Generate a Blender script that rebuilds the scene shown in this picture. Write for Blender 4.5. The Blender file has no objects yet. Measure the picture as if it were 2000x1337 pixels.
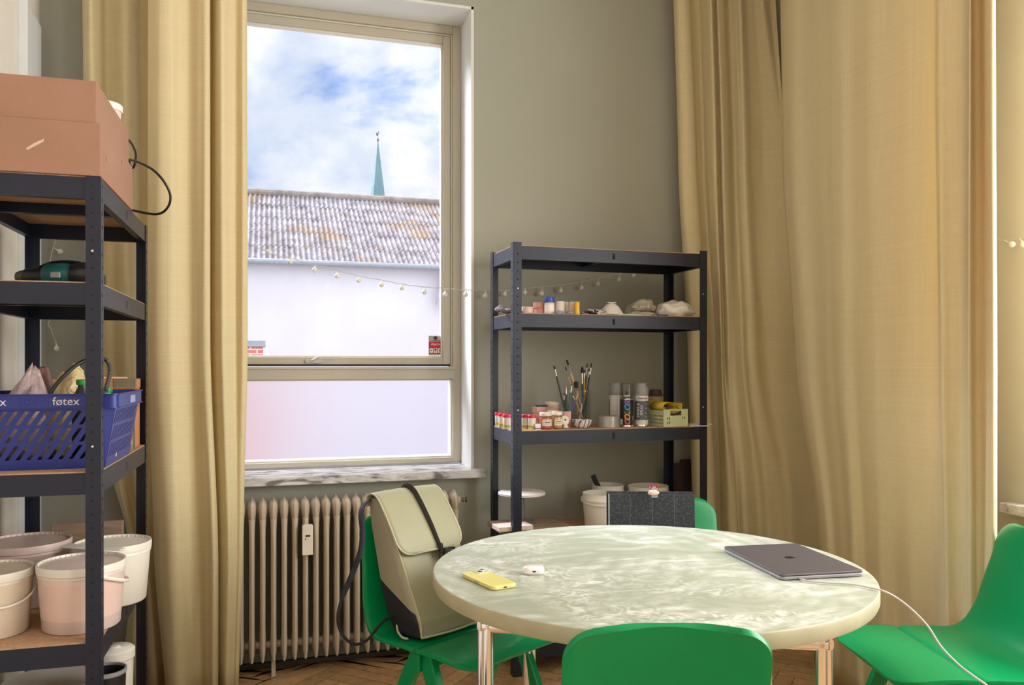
import bpy, bmesh, math, random
from mathutils import Vector, Matrix, noise
R_ = math.radians
SC = bpy.context.scene
COL = SC.collection

# ------------------------------------------------------------------ camera, world, lights
H = 1.27; YAW = R_(16.86); FPX = 1600.0; HY = 716.0
cam_d = bpy.data.cameras.new('camera'); cam = bpy.data.objects.new('camera', cam_d); COL.objects.link(cam)
cam.location = (0, 0, H); cam.rotation_euler = (R_(90), 0, -YAW)
cam_d.sensor_width = 36; cam_d.lens = FPX / 2000 * 36; cam_d.shift_y = (HY - 668.5) / 2000
cam_d.clip_start = 0.05; cam_d.clip_end = 500
SC.camera = cam
SC.view_settings.view_transform = 'Standard'; SC.view_settings.look = 'None'
SC.view_settings.exposure = 0.22; SC.view_settings.gamma = 1.0; SC.view_settings.use_curve_mapping = False

def make_world():
    w = bpy.data.worlds.new('cloudy_sky'); SC.world = w; w.use_nodes = True
    nt = w.node_tree; N = nt.nodes; L = nt.links; N.clear()
    tc = N.new('ShaderNodeTexCoord')
    mp = N.new('ShaderNodeMapping'); mp.inputs['Scale'].default_value = (1, 1, 1.9); mp.inputs['Location'].default_value = (3.97, -1.22, -0.40)
    L.new(tc.outputs['Generated'], mp.inputs[0])
    n1 = N.new('ShaderNodeTexNoise'); n1.inputs['Scale'].default_value = 5.0; n1.inputs['Detail'].default_value = 9; n1.inputs['Roughness'].default_value = 0.56; n1.inputs['Distortion'].default_value = 0.25
    L.new(mp.outputs[0], n1.inputs['Vector'])
    r1 = N.new('ShaderNodeValToRGB'); e = r1.color_ramp.elements
    e[0].position = 0.29; e[0].color = (0.20, 0.40, 0.84, 1); e[1].position = 0.52; e[1].color = (1.0, 1.0, 1.0, 1)
    e2 = r1.color_ramp.elements.new(0.365); e2.color = (0.48, 0.62, 0.92, 1)
    e3 = r1.color_ramp.elements.new(0.43); e3.color = (0.80, 0.86, 0.96, 1)
    L.new(n1.outputs['Fac'], r1.inputs[0])
    n2 = N.new('ShaderNodeTexNoise'); n2.inputs['Scale'].default_value = 9; n2.inputs['Detail'].default_value = 6
    mp2 = N.new('ShaderNodeMapping'); mp2.inputs['Location'].default_value = (3, 1.4, 7); L.new(tc.outputs['Generated'], mp2.inputs[0]); L.new(mp2.outputs[0], n2.inputs['Vector'])
    r2 = N.new('ShaderNodeValToRGB'); r2.color_ramp.elements[0].position = 0.36; r2.color_ramp.elements[0].color = (0.60, 0.70, 0.88, 1); r2.color_ramp.elements[1].position = 0.55; r2.color_ramp.elements[1].color = (1.0, 1.0, 1.0, 1)
    L.new(n2.outputs['Fac'], r2.inputs[0])
    mx = N.new('ShaderNodeMix'); mx.data_type = 'RGBA'; mx.blend_type = 'MULTIPLY'; mx.inputs[0].default_value = 0.8
    L.new(r1.outputs[0], mx.inputs[6]); L.new(r2.outputs[0], mx.inputs[7])
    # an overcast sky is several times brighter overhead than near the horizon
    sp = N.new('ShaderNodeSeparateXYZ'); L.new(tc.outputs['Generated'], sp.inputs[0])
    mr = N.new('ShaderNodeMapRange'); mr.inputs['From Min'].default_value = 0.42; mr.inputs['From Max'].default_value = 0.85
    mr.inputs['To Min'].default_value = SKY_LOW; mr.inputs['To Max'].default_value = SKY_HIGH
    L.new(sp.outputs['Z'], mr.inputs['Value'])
    # bright sky patch added above the view to light the room through the window
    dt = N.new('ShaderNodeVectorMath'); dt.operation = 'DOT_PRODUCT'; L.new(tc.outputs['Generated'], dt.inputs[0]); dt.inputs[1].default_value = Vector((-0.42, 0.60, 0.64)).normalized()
    gl = N.new('ShaderNodeMapRange'); gl.interpolation_type = 'SMOOTHSTEP'; gl.inputs['From Min'].default_value = 0.945; gl.inputs['From Max'].default_value = 0.985; gl.inputs['To Max'].default_value = ADDED_GLOW; L.new(dt.outputs['Value'], gl.inputs['Value'])
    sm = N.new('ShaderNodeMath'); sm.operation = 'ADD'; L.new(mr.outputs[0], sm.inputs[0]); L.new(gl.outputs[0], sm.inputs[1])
    # extra sky brightness added behind the house to light the facade opposite
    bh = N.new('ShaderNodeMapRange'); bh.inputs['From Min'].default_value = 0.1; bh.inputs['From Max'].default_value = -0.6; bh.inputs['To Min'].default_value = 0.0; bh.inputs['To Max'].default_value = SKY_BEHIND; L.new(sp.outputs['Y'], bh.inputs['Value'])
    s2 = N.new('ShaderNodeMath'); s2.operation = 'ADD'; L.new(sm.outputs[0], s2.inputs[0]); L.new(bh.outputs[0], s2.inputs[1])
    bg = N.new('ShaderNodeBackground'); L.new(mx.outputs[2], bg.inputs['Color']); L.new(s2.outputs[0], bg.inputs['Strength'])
    out = N.new('ShaderNodeOutputWorld'); L.new(bg.outputs[0], out.inputs[0])
SKY_LOW = 0.96; SKY_HIGH = 1.8; ADDED_GLOW = 52.0; SKY_BEHIND = 0.8
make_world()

def area(name, loc, rot, sx, sy, power, col):
    l = bpy.data.lights.new(name, 'AREA'); l.shape = 'RECTANGLE'; l.size = sx; l.size_y = sy; l.energy = power; l.color = col
    o = bpy.data.objects.new(name, l); o.location = loc; o.rotation_euler = rot; COL.objects.link(o); return o
# daylight from the right window, then fill from an unseen window added further back
area('daylight_right_window', (2.72, 1.12, 1.85), (0, R_(90), 0), 1.9, 1.9, 112, (1.0, 0.98, 0.94))
area('fill_rear_right', (2.72, -1.45, 1.85), (0, R_(90), 0), 1.9, 1.3, 50, (1.0, 0.98, 0.95))

# ------------------------------------------------------------------ helpers
def Wp(px, py=None, z=None, Y=None, X=None, d=None):
    """world point seen at a photo pixel, on a plane of given height / Y / X / depth"""
    t = (px - 1000) / FPX
    dx = math.sin(YAW) + t * math.cos(YAW); dy = math.cos(YAW) - t * math.sin(YAW)
    if d is None:
        if Y is not None: d = Y / dy
        elif X is not None: d = X / dx
        else: d = (H - z) * FPX / (py - HY)
    zz = z if py is None else H + (HY - py) * d / FPX
    return Vector((dx * d, dy * d, zz if zz is not None else 0.0))

def nodes_mat(name):
    m = bpy.data.materials.new(name); m.use_nodes = True
    return m, m.node_tree.nodes, m.node_tree.links, m.node_tree.nodes['Principled BSDF']
_mc = {}
def srgb(r, g, b):
    f = lambda c: (c/255/12.92) if c/255 <= 0.04045 else ((c/255+0.055)/1.055)**2.4
    return (f(r), f(g), f(b))
def mat(name, col, rough=0.5, metal=0.0, var=0.08, scale=12, bump=0.0, bscale=60, trans=0.0, alpha=1.0, coat=0.0, stretch=None):
    if name in _mc: return _mc[name]
    m, N, L, P = nodes_mat(name)
    tc = N.new('ShaderNodeTexCoord'); src = tc.outputs['Object']
    if stretch:
        mp = N.new('ShaderNodeMapping'); mp.inputs['Scale'].default_value = stretch; L.new(src, mp.inputs[0]); src = mp.outputs[0]
    n = N.new('ShaderNodeTexNoise'); n.inputs['Scale'].default_value = scale; n.inputs['Detail'].default_value = 5
    L.new(src, n.inputs['Vector'])
    r = N.new('ShaderNodeValToRGB')
    r.color_ramp.elements[0].position = 0.3; r.color_ramp.elements[1].position = 0.7
    r.color_ramp.elements[0].color = tuple(c*(1-var) for c in col) + (1,)
    r.color_ramp.elements[1].color = tuple(min(1, c*(1+var)) for c in col) + (1,)
    L.new(n.outputs['Fac'], r.inputs[0]); L.new(r.outputs[0], P.inputs['Base Color'])
    P.inputs['Roughness'].default_value = rough; P.inputs['Metallic'].default_value = metal
    if trans: P.inputs['Transmission Weight'].default_value = trans
    if alpha < 1: P.inputs['Alpha'].default_value = alpha
    if coat: P.inputs['Coat Weight'].default_value = coat
    if bump:
        n2 = N.new('ShaderNodeTexNoise'); n2.inputs['Scale'].default_value = bscale; n2.inputs['Detail'].default_value = 3
        L.new(src, n2.inputs['Vector'])
        b = N.new('ShaderNodeBump'); b.inputs['Strength'].default_value = bump; b.inputs['Distance'].default_value = 0.01
        L.new(n2.outputs['Fac'], b.inputs['Height']); L.new(b.outputs[0], P.inputs['Normal'])
    _mc[name] = m; return m

def thin_glass(name, tint=(1, 1, 1), refl=0.9):
    if name in _mc: return _mc[name]
    m, N, L, P = nodes_mat(name); N.remove(P)
    tr = N.new('ShaderNodeBsdfTransparent'); tr.inputs[0].default_value = tint + (1,)
    gl = N.new('ShaderNodeBsdfGlossy'); gl.inputs['Roughness'].default_value = 0.02
    lw = N.new('ShaderNodeLayerWeight'); lw.inputs[0].default_value = 0.5
    pw = N.new('ShaderNodeMath'); pw.operation = 'POWER'; pw.inputs[1].default_value = 5.0; L.new(lw.outputs['Facing'], pw.inputs[0])
    mu = N.new('ShaderNodeMath'); mu.operation = 'MULTIPLY_ADD'; mu.inputs[1].default_value = 0.9*refl; mu.inputs[2].default_value = 0.04*refl; L.new(pw.outputs[0], mu.inputs[0])
    mx = N.new('ShaderNodeMixShader'); L.new(mu.outputs[0], mx.inputs[0]); L.new(tr.outputs[0], mx.inputs[1]); L.new(gl.outputs[0], mx.inputs[2])
    L.new(mx.outputs[0], N['Material Output'].inputs[0])
    _mc[name] = m; return m

def film(name, col, opacity=0.35, rough=0.25):
    """crumpled translucent plastic film"""
    if name in _mc: return _mc[name]
    m, N, L, P = nodes_mat(name)
    P.inputs['Base Color'].default_value = col + (1,); P.inputs['Roughness'].default_value = rough
    n = N.new('ShaderNodeTexNoise'); n.inputs['Scale'].default_value = 22; n.inputs['Detail'].default_value = 4; n.inputs['Distortion'].default_value = 1.2
    tc = N.new('ShaderNodeTexCoord'); L.new(tc.outputs['Object'], n.inputs['Vector'])
    b = N.new('ShaderNodeBump'); b.inputs['Strength'].default_value = 0.8; b.inputs['Distance'].default_value = 0.02
    L.new(n.outputs['Fac'], b.inputs['Height']); L.new(b.outputs[0], P.inputs['Normal'])
    tr = N.new('ShaderNodeBsdfTransparent')
    mx = N.new('ShaderNodeMixShader'); mx.inputs[0].default_value = opacity
    L.new(tr.outputs[0], mx.inputs[1]); L.new(P.outputs[0], mx.inputs[2]); L.new(mx.outputs[0], N['Material Output'].inputs[0])
    _mc[name] = m; return m

class MB:
    """collects shapes for ONE mesh"""
    def __init__(s): s.v = []; s.f = []; s.mi = []; s.cur = 0
    def add(s, vs, fs):
        o = len(s.v); s.v += [tuple(v) for v in vs]; s.f += [tuple(i+o for i in f) for f in fs]; s.mi += [s.cur]*len(fs); return s
    def box(s, lo, hi, M=None):
        x0, y0, z0 = lo; x1, y1, z1 = hi
        vs = [Vector(p) for p in ((x0,y0,z0),(x1,y0,z0),(x1,y1,z0),(x0,y1,z0),(x0,y0,z1),(x1,y0,z1),(x1,y1,z1),(x0,y1,z1))]
        if M: vs = [M @ v for v in vs]
        return s.add(vs, [(0,3,2,1),(4,5,6,7),(0,1,5,4),(1,2,6,5),(2,3,7,6),(3,0,4,7)])
    def lathe(s, prof, c=(0,0,0), seg=32, M=None, caps=True):
        vs = []; n = len(prof)
        for r, z in prof:
            for k in range(seg):
                a = 2*math.pi*k/seg; vs.append(Vector((r*math.cos(a), r*math.sin(a), z)))
        M2 = Matrix.Translation(c) @ (M or Matrix())
        vs = [M2 @ v for v in vs]; fs = []
        for i in range(n-1):
            for k in range(seg):
                k2 = (k+1) % seg; fs.append((i*seg+k, i*seg+k2, (i+1)*seg+k2, (i+1)*seg+k))
        if caps:
            fs.append(tuple(reversed(range(seg)))); fs.append(tuple(range((n-1)*seg, n*seg)))
        return s.add(vs, fs)
    def tube(s, pts, r, seg=10, flat=None, caps=True):
        pts = [Vector(p) for p in pts]; n = len(pts)
        rr = r if isinstance(r, (list, tuple)) else [r]*n
        vs = []; fs = []; up = None
        for i, p in enumerate(pts):
            t = (pts[min(i+1, n-1)] - pts[max(i-1, 0)]).normalized()
            if up is None:
                up = Vector((0,0,1)) if abs(t.z) < 0.9 else Vector((1,0,0))
            a = t.cross(up).normalized(); b = a.cross(t).normalized(); up = b
            for k in range(seg):
                th = 2*math.pi*k/seg
                fx, fy = (1, 1) if flat is None else flat
                vs.append(p + a*math.cos(th)*rr[i]*fx + b*math.sin(th)*rr[i]*fy)
        for i in range(n-1):
            for k in range(seg):
                k2 = (k+1) % seg; fs.append((i*seg+k, i*seg+k2, (i+1)*seg+k2, (i+1)*seg+k))
        if caps: fs.append(tuple(reversed(range(seg)))); fs.append(tuple(range((n-1)*seg, n*seg)))
        return s.add(vs, fs)
    def loft(s, rings, caps=True, closed=True):
        n = len(rings[0]); vs = [v for r in rings for v in r]; fs = []
        for i in range(len(rings)-1):
            for k in range(n if closed else n-1):
                k2 = (k+1) % n; fs.append((i*n+k, i*n+k2, (i+1)*n+k2, (i+1)*n+k))
        if caps and closed: fs.append(tuple(reversed(range(n)))); fs.append(tuple(range((len(rings)-1)*n, len(rings)*n)))
        return s.add(vs, fs)
    def prism(s, poly, h, M=None, z0=0.0):
        n = len(poly); vs = [Vector((x, y, z0)) for x, y in poly] + [Vector((x, y, z0+h)) for x, y in poly]
        if M: vs = [M @ v for v in vs]
        return s.add(vs, [tuple(reversed(range(n))), tuple(range(n, 2*n))] + [(i, (i+1) % n, (i+1) % n+n, i+n) for i in range(n)])
    def build(s, name, m, parent=None, smooth=False, bevel=0.0, solid=0.0, sub=0, autos=40, bseg=2):
        me = bpy.data.meshes.new(name); me.from_pydata(s.v, [], s.f)
        bm = bmesh.new(); bm.from_mesh(me)
        if solid == 0: bmesh.ops.recalc_face_normals(bm, faces=bm.faces)
        bm.to_mesh(me); bm.free()
        ms = m if isinstance(m, (list, tuple)) else [m]
        for x in ms: me.materials.append(x)
        if len(ms) > 1:
            for p, i in zip(me.polygons, s.mi): p.material_index = i
        o = bpy.data.objects.new(name, me); COL.objects.link(o)
        if smooth:
            for p in me.polygons: p.use_smooth = True
            if autos: me.set_sharp_from_angle(angle=R_(autos))
        if solid:
            md = o.modifiers.new('solid', 'SOLIDIFY'); md.thickness = solid; md.offset = 0
        if bevel:
            md = o.modifiers.new('bevel', 'BEVEL'); md.width = bevel; md.segments = bseg; md.limit_method = 'ANGLE'; md.angle_limit = R_(40); md.harden_normals = False
        if sub:
            md = o.modifiers.new('sub', 'SUBSURF'); md.levels = sub; md.render_levels = sub
        if parent is not None: o.parent = parent
        return o

def tag(o, label, cat=None, group=None, kind=None):
    if label: o['label'] = label
    if cat: o['category'] = cat
    if group: o['group'] = group
    if kind: o['kind'] = kind
    return o
def thing(name, label, cat, loc=(0,0,0), rz=0.0, group=None, kind=None):
    o = bpy.data.objects.new(name, None); o.empty_display_size = 0.05; COL.objects.link(o)
    o.location = loc; o.rotation_euler = (0, 0, rz); return tag(o, label, cat, group, kind)
def struct(o, label=None): o['kind'] = 'structure'; return tag(o, label)
def copy_tree(o, parent=None, depth=0):
    c = o.copy(); COL.objects.link(c)
    if parent is not None: c.parent = parent
    for ch in list(o.children): copy_tree(ch, c, depth+1)
    return c
def rrect(w, d, r, seg=5, cx=0, cy=0):
    pts = []
    for sx, sy, a0 in ((1,1,0),(-1,1,90),(-1,-1,180),(1,-1,270)):
        for k in range(seg+1):
            a = R_(a0 + 90*k/seg); pts.append((cx+sx*(w/2-r)+r*math.cos(a), cy+sy*(d/2-r)+r*math.sin(a)))
    return pts
def crom(P, n):
    """Catmull-Rom through points"""
    P = [Vector(p) for p in P]; out = []
    for i in range(len(P)-1):
        p0, p1, p2, p3 = P[max(i-1,0)], P[i], P[i+1], P[min(i+2, len(P)-1)]
        for k in range(n):
            t = k/n
            out.append(0.5*((2*p1)+(p2-p0)*t+(2*p0-5*p1+4*p2-p3)*t*t+(3*p1-p0-3*p2+p3)*t**3))
    out.append(P[-1]); return out
def text_mesh(name, body, size, m, M, parent, extrude=0.0003, align='CENTER', shear=0.0, bold=0.0):
    c = bpy.data.curves.new(name, 'FONT'); c.body = body; c.size = size; c.extrude = extrude; c.align_x = align; c.align_y = 'CENTER'; c.shear = shear; c.offset = bold
    t = bpy.data.objects.new(name+'_tmp', c); COL.objects.link(t)
    dg = bpy.context.evaluated_depsgraph_get(); me = bpy.data.meshes.new_from_object(t.evaluated_get(dg))
    bpy.data.objects.remove(t); me.transform(M); me.materials.clear(); me.materials.append(m)
    o = bpy.data.objects.new(name, me); COL.objects.link(o)
    if parent is not None: o.parent = parent
    return o
def blob(name, c, s, m, parent=None, seed=0, amp=0.25, freq=2.2, flat=True, subd=4, crease=0.08, pinch=None):
    """crumpled bag: noise-displaced ball that sits flat on its base at c.z"""
    bm = bmesh.new(); bmesh.ops.create_icosphere(bm, subdivisions=subd, radius=1.0)
    off = Vector((seed*7.3, seed*3.1, seed*1.7))
    for v in bm.verts:
        p = v.co.copy(); n1 = noise.noise(p*freq+off); n2 = abs(noise.noise(p*freq*2.6+off))
        v.co = p*(1+amp*n1 - crease*4*n2*(0.5))
        if pinch and v.co.z > pinch[0]:
            k = (v.co.z-pinch[0]); v.co.z += k*pinch[1]; v.co.x *= max(0.12, 1-k*1.6); v.co.y *= max(0.12, 1-k*1.6)
            v.co.x += k*pinch[2]
        if flat and v.co.z < -0.55: v.co.z = -0.55-(v.co.z+0.55)*0.05
    zmin = min(v.co.z for v in bm.verts)
    for v in bm.verts: v.co = Vector((v.co.x*s[0], v.co.y*s[1], (v.co.z-zmin)*s[2]))
    me = bpy.data.meshes.new(name); bm.to_mesh(me); bm.free(); me.materials.append(m)
    for p in me.polygons: p.use_smooth = True
    o = bpy.data.objects.new(name, me); COL.objects.link(o); o.location = c
    if parent is not None: o.parent = parent
    return o

# ------------------------------------------------------------------ materials
def wall_material(name, col, var=0.03):
    return mat(name, col, 0.75, var=var, scale=1.6, bump=0.06, bscale=160)
M_wall = wall_material('sage_wall_paint', srgb(166, 166, 153))
M_wall_lit = wall_material('sage_wall_paint_lit', srgb(202, 196, 178))  # same wall paint made lighter, window light put into its colour
M_white = wall_material('white_plaster', srgb(226, 226, 222))
M_cream = wall_material('cream_paint', srgb(220, 213, 202))
M_ceil = wall_material('ceiling_paint', srgb(225, 222, 214))
M_frame = mat('beige_window_lacquer', srgb(190, 182, 164), 0.35, var=0.03, scale=3)
M_frame_edge = mat('light_window_gasket', srgb(225, 220, 208), 0.4, var=0.02)
M_black = mat('black_rubber', (0.012, 0.012, 0.014), 0.5)
M_steel_dark = mat('blue_black_powder_coat', srgb(20, 26, 44), 0.42, var=0.10, scale=20, bump=0.05, bscale=300)
M_steel_dark.node_tree.nodes['Principled BSDF'].inputs['Specular IOR Level'].default_value = 0.45
M_slot = mat('slot_shadow_black', (0.004, 0.004, 0.005), 0.8)
M_rivet = mat('bright_rivet', (0.8, 0.8, 0.8), 0.3, 0.9)
M_chip = mat('raw_fibreboard', srgb(184, 146, 112), 0.8, var=0.16, scale=90, bump=0.1, bscale=200)
M_green = mat('green_lacquer', srgb(0, 138, 78), 0.34, var=0.03, scale=4, bump=0.03, bscale=90)
M_green.node_tree.nodes['Principled BSDF'].inputs['Specular IOR Level'].default_value = 0.35
M_chrome = mat('chrome', (0.82, 0.82, 0.82), 0.09, 1.0, var=0.02)
M_card = mat('brown_cardboard', srgb(158, 118, 95), 0.8, var=0.06, scale=5, bump=0.05, bscale=120)
M_rad = mat('aged_radiator_enamel', srgb(196, 180, 160), 0.30, var=0.05, scale=6)
M_wplastic = mat('white_bucket_plastic', srgb(232, 226, 214), 0.35, var=0.03, scale=4)
M_paper = mat('white_paper', srgb(232, 228, 220), 0.7)
M_grey = mat('grey_plastic', srgb(150, 150, 152), 0.4)
M_blackp = mat('black_plastic', srgb(28, 28, 32), 0.35, var=0.1)

def curtain_mat():
    m, N, L, P = nodes_mat('sand_curtain_cloth')
    tc = N.new('ShaderNodeTexCoord')
    w = []
    for sc in ((1.0, 1.0, 420.0), (420.0, 420.0, 1.0)):
        mp = N.new('ShaderNodeMapping'); mp.inputs['Scale'].default_value = sc; L.new(tc.outputs['Object'], mp.inputs[0])
        n = N.new('ShaderNodeTexNoise'); n.inputs['Scale'].default_value = 1.0; n.inputs['Detail'].default_value = 2; L.new(mp.outputs[0], n.inputs['Vector']); w.append(n)
    ad = N.new('ShaderNodeMath'); ad.operation = 'ADD'; L.new(w[0].outputs['Fac'], ad.inputs[0]); L.new(w[1].outputs['Fac'], ad.inputs[1])
    r = N.new('ShaderNodeValToRGB'); r.color_ramp.elements[0].position = 0.35; r.color_ramp.elements[1].position = 0.75
    hf = N.new('ShaderNodeMath'); hf.operation = 'MULTIPLY'; hf.inputs[1].default_value = 0.5; L.new(ad.outputs[0], hf.inputs[0])
    r.color_ramp.elements[0].color = srgb(226, 213, 172) + (1,); r.color_ramp.elements[1].color = srgb(243, 232, 194) + (1,)
    L.new(hf.outputs[0], r.inputs[0])
    b = N.new('ShaderNodeBump'); b.inputs['Strength'].default_value = 0.12; b.inputs['Distance'].default_value = 0.003; L.new(hf.outputs[0], b.inputs['Height'])
    df = N.new('ShaderNodeBsdfDiffuse'); tl = N.new('ShaderNodeBsdfTranslucent'); sh = N.new('ShaderNodeBsdfSheen')
    L.new(r.outputs[0], df.inputs[0]); L.new(b.outputs[0], df.inputs['Normal'])
    tl.inputs[0].default_value = srgb(250, 222, 160) + (1,)
    mx = N.new('ShaderNodeMixShader'); mx.inputs[0].default_value = 0.28; L.new(df.outputs[0], mx.inputs[1]); L.new(tl.outputs[0], mx.inputs[2])
    N.remove(sh); N.remove(P); L.new(mx.outputs[0], N['Material Output'].inputs[0]); return m
M_curtain = curtain_mat()

def marble_mat():
    m, N, L, P = nodes_mat('grey_veined_marble')
    tc = N.new('ShaderNodeTexCoord'); n = N.new('ShaderNodeTexNoise'); n.inputs['Scale'].default_value = 7; n.inputs['Detail'].default_value = 8; n.inputs['Distortion'].default_value = 1.6
    mp = N.new('ShaderNodeMapping'); mp.inputs['Scale'].default_value = (0.8, 2.2, 3); mp.inputs['Rotation'].default_value = (0, 0, 0.5)
    L.new(tc.outputs['Object'], mp.inputs[0]); L.new(mp.outputs[0], n.inputs['Vector'])
    r = N.new('ShaderNodeValToRGB'); e = r.color_ramp.elements; e[0].position = 0.36; e[0].color = srgb(120, 118, 116)+(1,); e[1].position = 0.62; e[1].color = srgb(225, 223, 222)+(1,)
    x = e.new(0.47); x.color = srgb(196, 194, 194)+(1,)
    L.new(n.outputs['Fac'], r.inputs[0]); L.new(r.outputs[0], P.inputs['Base Color']); P.inputs['Roughness'].default_value = 0.22; return m
M_marble = marble_mat()

def table_mat():
    """pale linoleum with dried clay smears: arcs, swirls and wiped patches"""
    m, N, L, P = nodes_mat('chalky_green_linoleum')
    tc = N.new('ShaderNodeTexCoord'); src = tc.outputs['Object']
    def nz(scale, det=5, dist=0.0, loc=(0,0,0), st=(1,1,1)):
        mp = N.new('ShaderNodeMapping'); mp.inputs['Location'].default_value = loc; mp.inputs['Scale'].default_value = st; L.new(src, mp.inputs[0])
        n = N.new('ShaderNodeTexNoise'); n.inputs['Scale'].default_value = scale; n.inputs['Detail'].default_value = det; n.inputs['Distortion'].default_value = dist
        L.new(mp.outputs[0], n.inputs['Vector']); return n.outputs['Fac']
    def ramp(f, a, b):
        r = N.new('ShaderNodeMapRange'); r.inputs['From Min'].default_value = a; r.inputs['From Max'].default_value = b; L.new(f, r.inputs['Value']); return r.outputs[0]
    def mul(a, b):
        q = N.new('ShaderNodeMath'); q.operation = 'MULTIPLY'; L.new(a, q.inputs[0])
        if isinstance(b, float): q.inputs[1].default_value = b
        else: L.new(b, q.inputs[1])
        return q.outputs[0]
    def add(a, b):
        q = N.new('ShaderNodeMath'); q.operation = 'ADD'; q.use_clamp = True; L.new(a, q.inputs[0]); L.new(b, q.inputs[1]); return q.outputs[0]
    def rings(loc, scale):
        mp = N.new('ShaderNodeMapping'); mp.inputs['Location'].default_value = loc; L.new(src, mp.inputs[0])
        w = N.new('ShaderNodeTexWave'); w.wave_type = 'RINGS'; w.rings_direction = 'Z'; w.inputs['Scale'].default_value = scale; w.inputs['Distortion'].default_value = 1.2; w.inputs['Detail'].default_value = 2; w.inputs['Detail Scale'].default_value = 0.8
        L.new(mp.outputs[0], w.inputs['Vector']); return w.outputs['Fac']
    patch = ramp(nz(2.6, 6, 1.0), 0.46, 0.62); patch2 = ramp(nz(3.2, 5, 1.2, (4, 2, 0)), 0.5, 0.62)
    fine = ramp(nz(22, 7, 2.5), 0.42, 0.62)
    f = mul(mul(patch, fine), 0.75)
    f = add(f, mul(mul(rings((0.22, -0.16, 0), 5), patch2), 0.30))
    f = add(f, mul(mul(rings((-0.10, 0.30, 0), 7), ramp(nz(2.2, 4, 0.5, (9, 1, 0)), 0.5, 0.6)), 0.25))
    f = add(f, mul(ramp(nz(3.5, 8, 2.0, (1, 7, 3), (1, 3.5, 1)), 0.52, 0.7), 0.5))
    mx = N.new('ShaderNodeMix'); mx.data_type = 'RGBA'; L.new(f, mx.inputs[0])
    mx.inputs[6].default_value = srgb(160, 164, 144)+(1,); mx.inputs[7].default_value = srgb(206, 207, 196)+(1,)
    L.new(mx.outputs[2], P.inputs['Base Color'])
    rr = N.new('ShaderNodeMapRange'); rr.inputs['To Min'].default_value = 0.30; rr.inputs['To Max'].default_value = 0.55; L.new(f, rr.inputs['Value']); L.new(rr.outputs[0], P.inputs['Roughness'])
    return m

# ------------------------------------------------------------------ room shell
YW = 3.65; XR = 2.50; XL = -0.85; YB = -2.5; ZC = 3.5
WX0, WX1, WZ0, WZ1 = -0.35, 0.922, 0.785, 2.92
YF = 3.88                                       # plane of the window frame
b = MB()
b.box((XL-0.3, YW, 0), (WX0, YW+0.32, ZC)); b.box((WX1, YW, 0), (XR+0.3, YW+0.32, ZC))
b.box((WX0, YW, 0), (WX1, YW+0.32, WZ0)); b.box((WX0, YW, WZ1), (WX1, YW+0.32, ZC))
struct(b.build('wall_back', M_wall))
# white plaster lining of the window recess
b = MB(); t = 0.012
b.add([(WX1-0.001, YW-0.001, WZ0), (WX1-0.001, YW+0.23, WZ0), (WX1-0.001, YW+0.23, WZ1), (WX1-0.001, YW-0.001, WZ1)], [(0,1,2,3)])
b = MB()
b.box((WX1-t, YW-0.0015, WZ0+0.02), (WX1+0.0005, YF, WZ1)); b.box((WX0-0.0005, YW-0.0015, WZ0+0.02), (WX0+t, YF, WZ1)); b.box((WX0, YW-0.0015, WZ1-t), (WX1, YF, WZ1+0.0005))
struct(b.build('trim_1', M_white), 'white plaster lining of the window recess')
# right wall with a window opening beyond the frame of the photograph
b = MB(); RY0, RY1, RZ0, RZ1 = 0.1, 2.13, 0.80, 2.9; QY0, QY1 = -2.15, -0.75  # second opening is made up to let the fill lamp in
b.box((XR, YB, 0), (XR+0.3, QY0, ZC)); b.box((XR, QY1, 0), (XR+0.3, RY0, ZC)); b.box((XR, RY1, 0), (XR+0.3, YW, ZC))
for ya, yb in ((QY0, QY1), (RY0, RY1)): b.box((XR, ya, 0), (XR+0.3, yb, RZ0)); b.box((XR, ya, RZ1), (XR+0.3, yb, ZC))
struct(b.build('wall_right', M_wall_lit))
# left wall
b = MB(); b.box((XL-0.25, YB, 0), (XL, YW, ZC)); struct(b.build('wall_left', M_cream))
b = MB(); b.box((XL, YB-0.25, 0), (XR, YB, ZC)); struct(b.build('wall_front', M_cream))
b = MB(); b.box((XL-0.3, YB-0.3, ZC), (XR+0.3, YW+0.32, ZC+0.2)); struct(b.build('ceiling', M_ceil))
# white door casing on the left wall, close to the corner
b = MB(); b.box((XL, 3.36, 0), (XL+0.018, 3.60, 2.6)); b.box((XL, 3.35, 0), (XL+0.03, 3.372, 2.62))
struct(b.build('trim_2', mat('white_gloss_paint', srgb(222, 224, 224), 0.35, var=0.02), bevel=0.002), 'white painted casing strip in the left corner')
b = MB(); b.box((XL+0.03, YW-0.02, 0), (XR, YW, 0.09)); struct(b.build('baseboard_back', mat('sage_skirting', srgb(140, 142, 128), 0.5), bevel=0.004))
b = MB(); b.box((XR-0.02, YB, 0), (XR, YW-0.02, 0.09)); struct(b.build('baseboard_right', mat('sage_skirting', (1,1,1)), bevel=0.004))
b = MB(); b.box((XL, YB, 0), (XL+0.018, 3.35, 0.09)); struct(b.build('baseboard_left', mat('white_gloss_paint', (1,1,1)), bevel=0.004))
# dark gap line at the foot of the window wall
b = MB(); b.box((XL+0.03, YW-0.045, 0.0), (XR-0.02, YW-0.02, 0.022)); struct(b.build('trim_3', mat('dark_quarter_round', srgb(70, 58, 48), 0.6), bevel=0.004), 'dark quarter-round strip along the floor edge')

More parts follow.
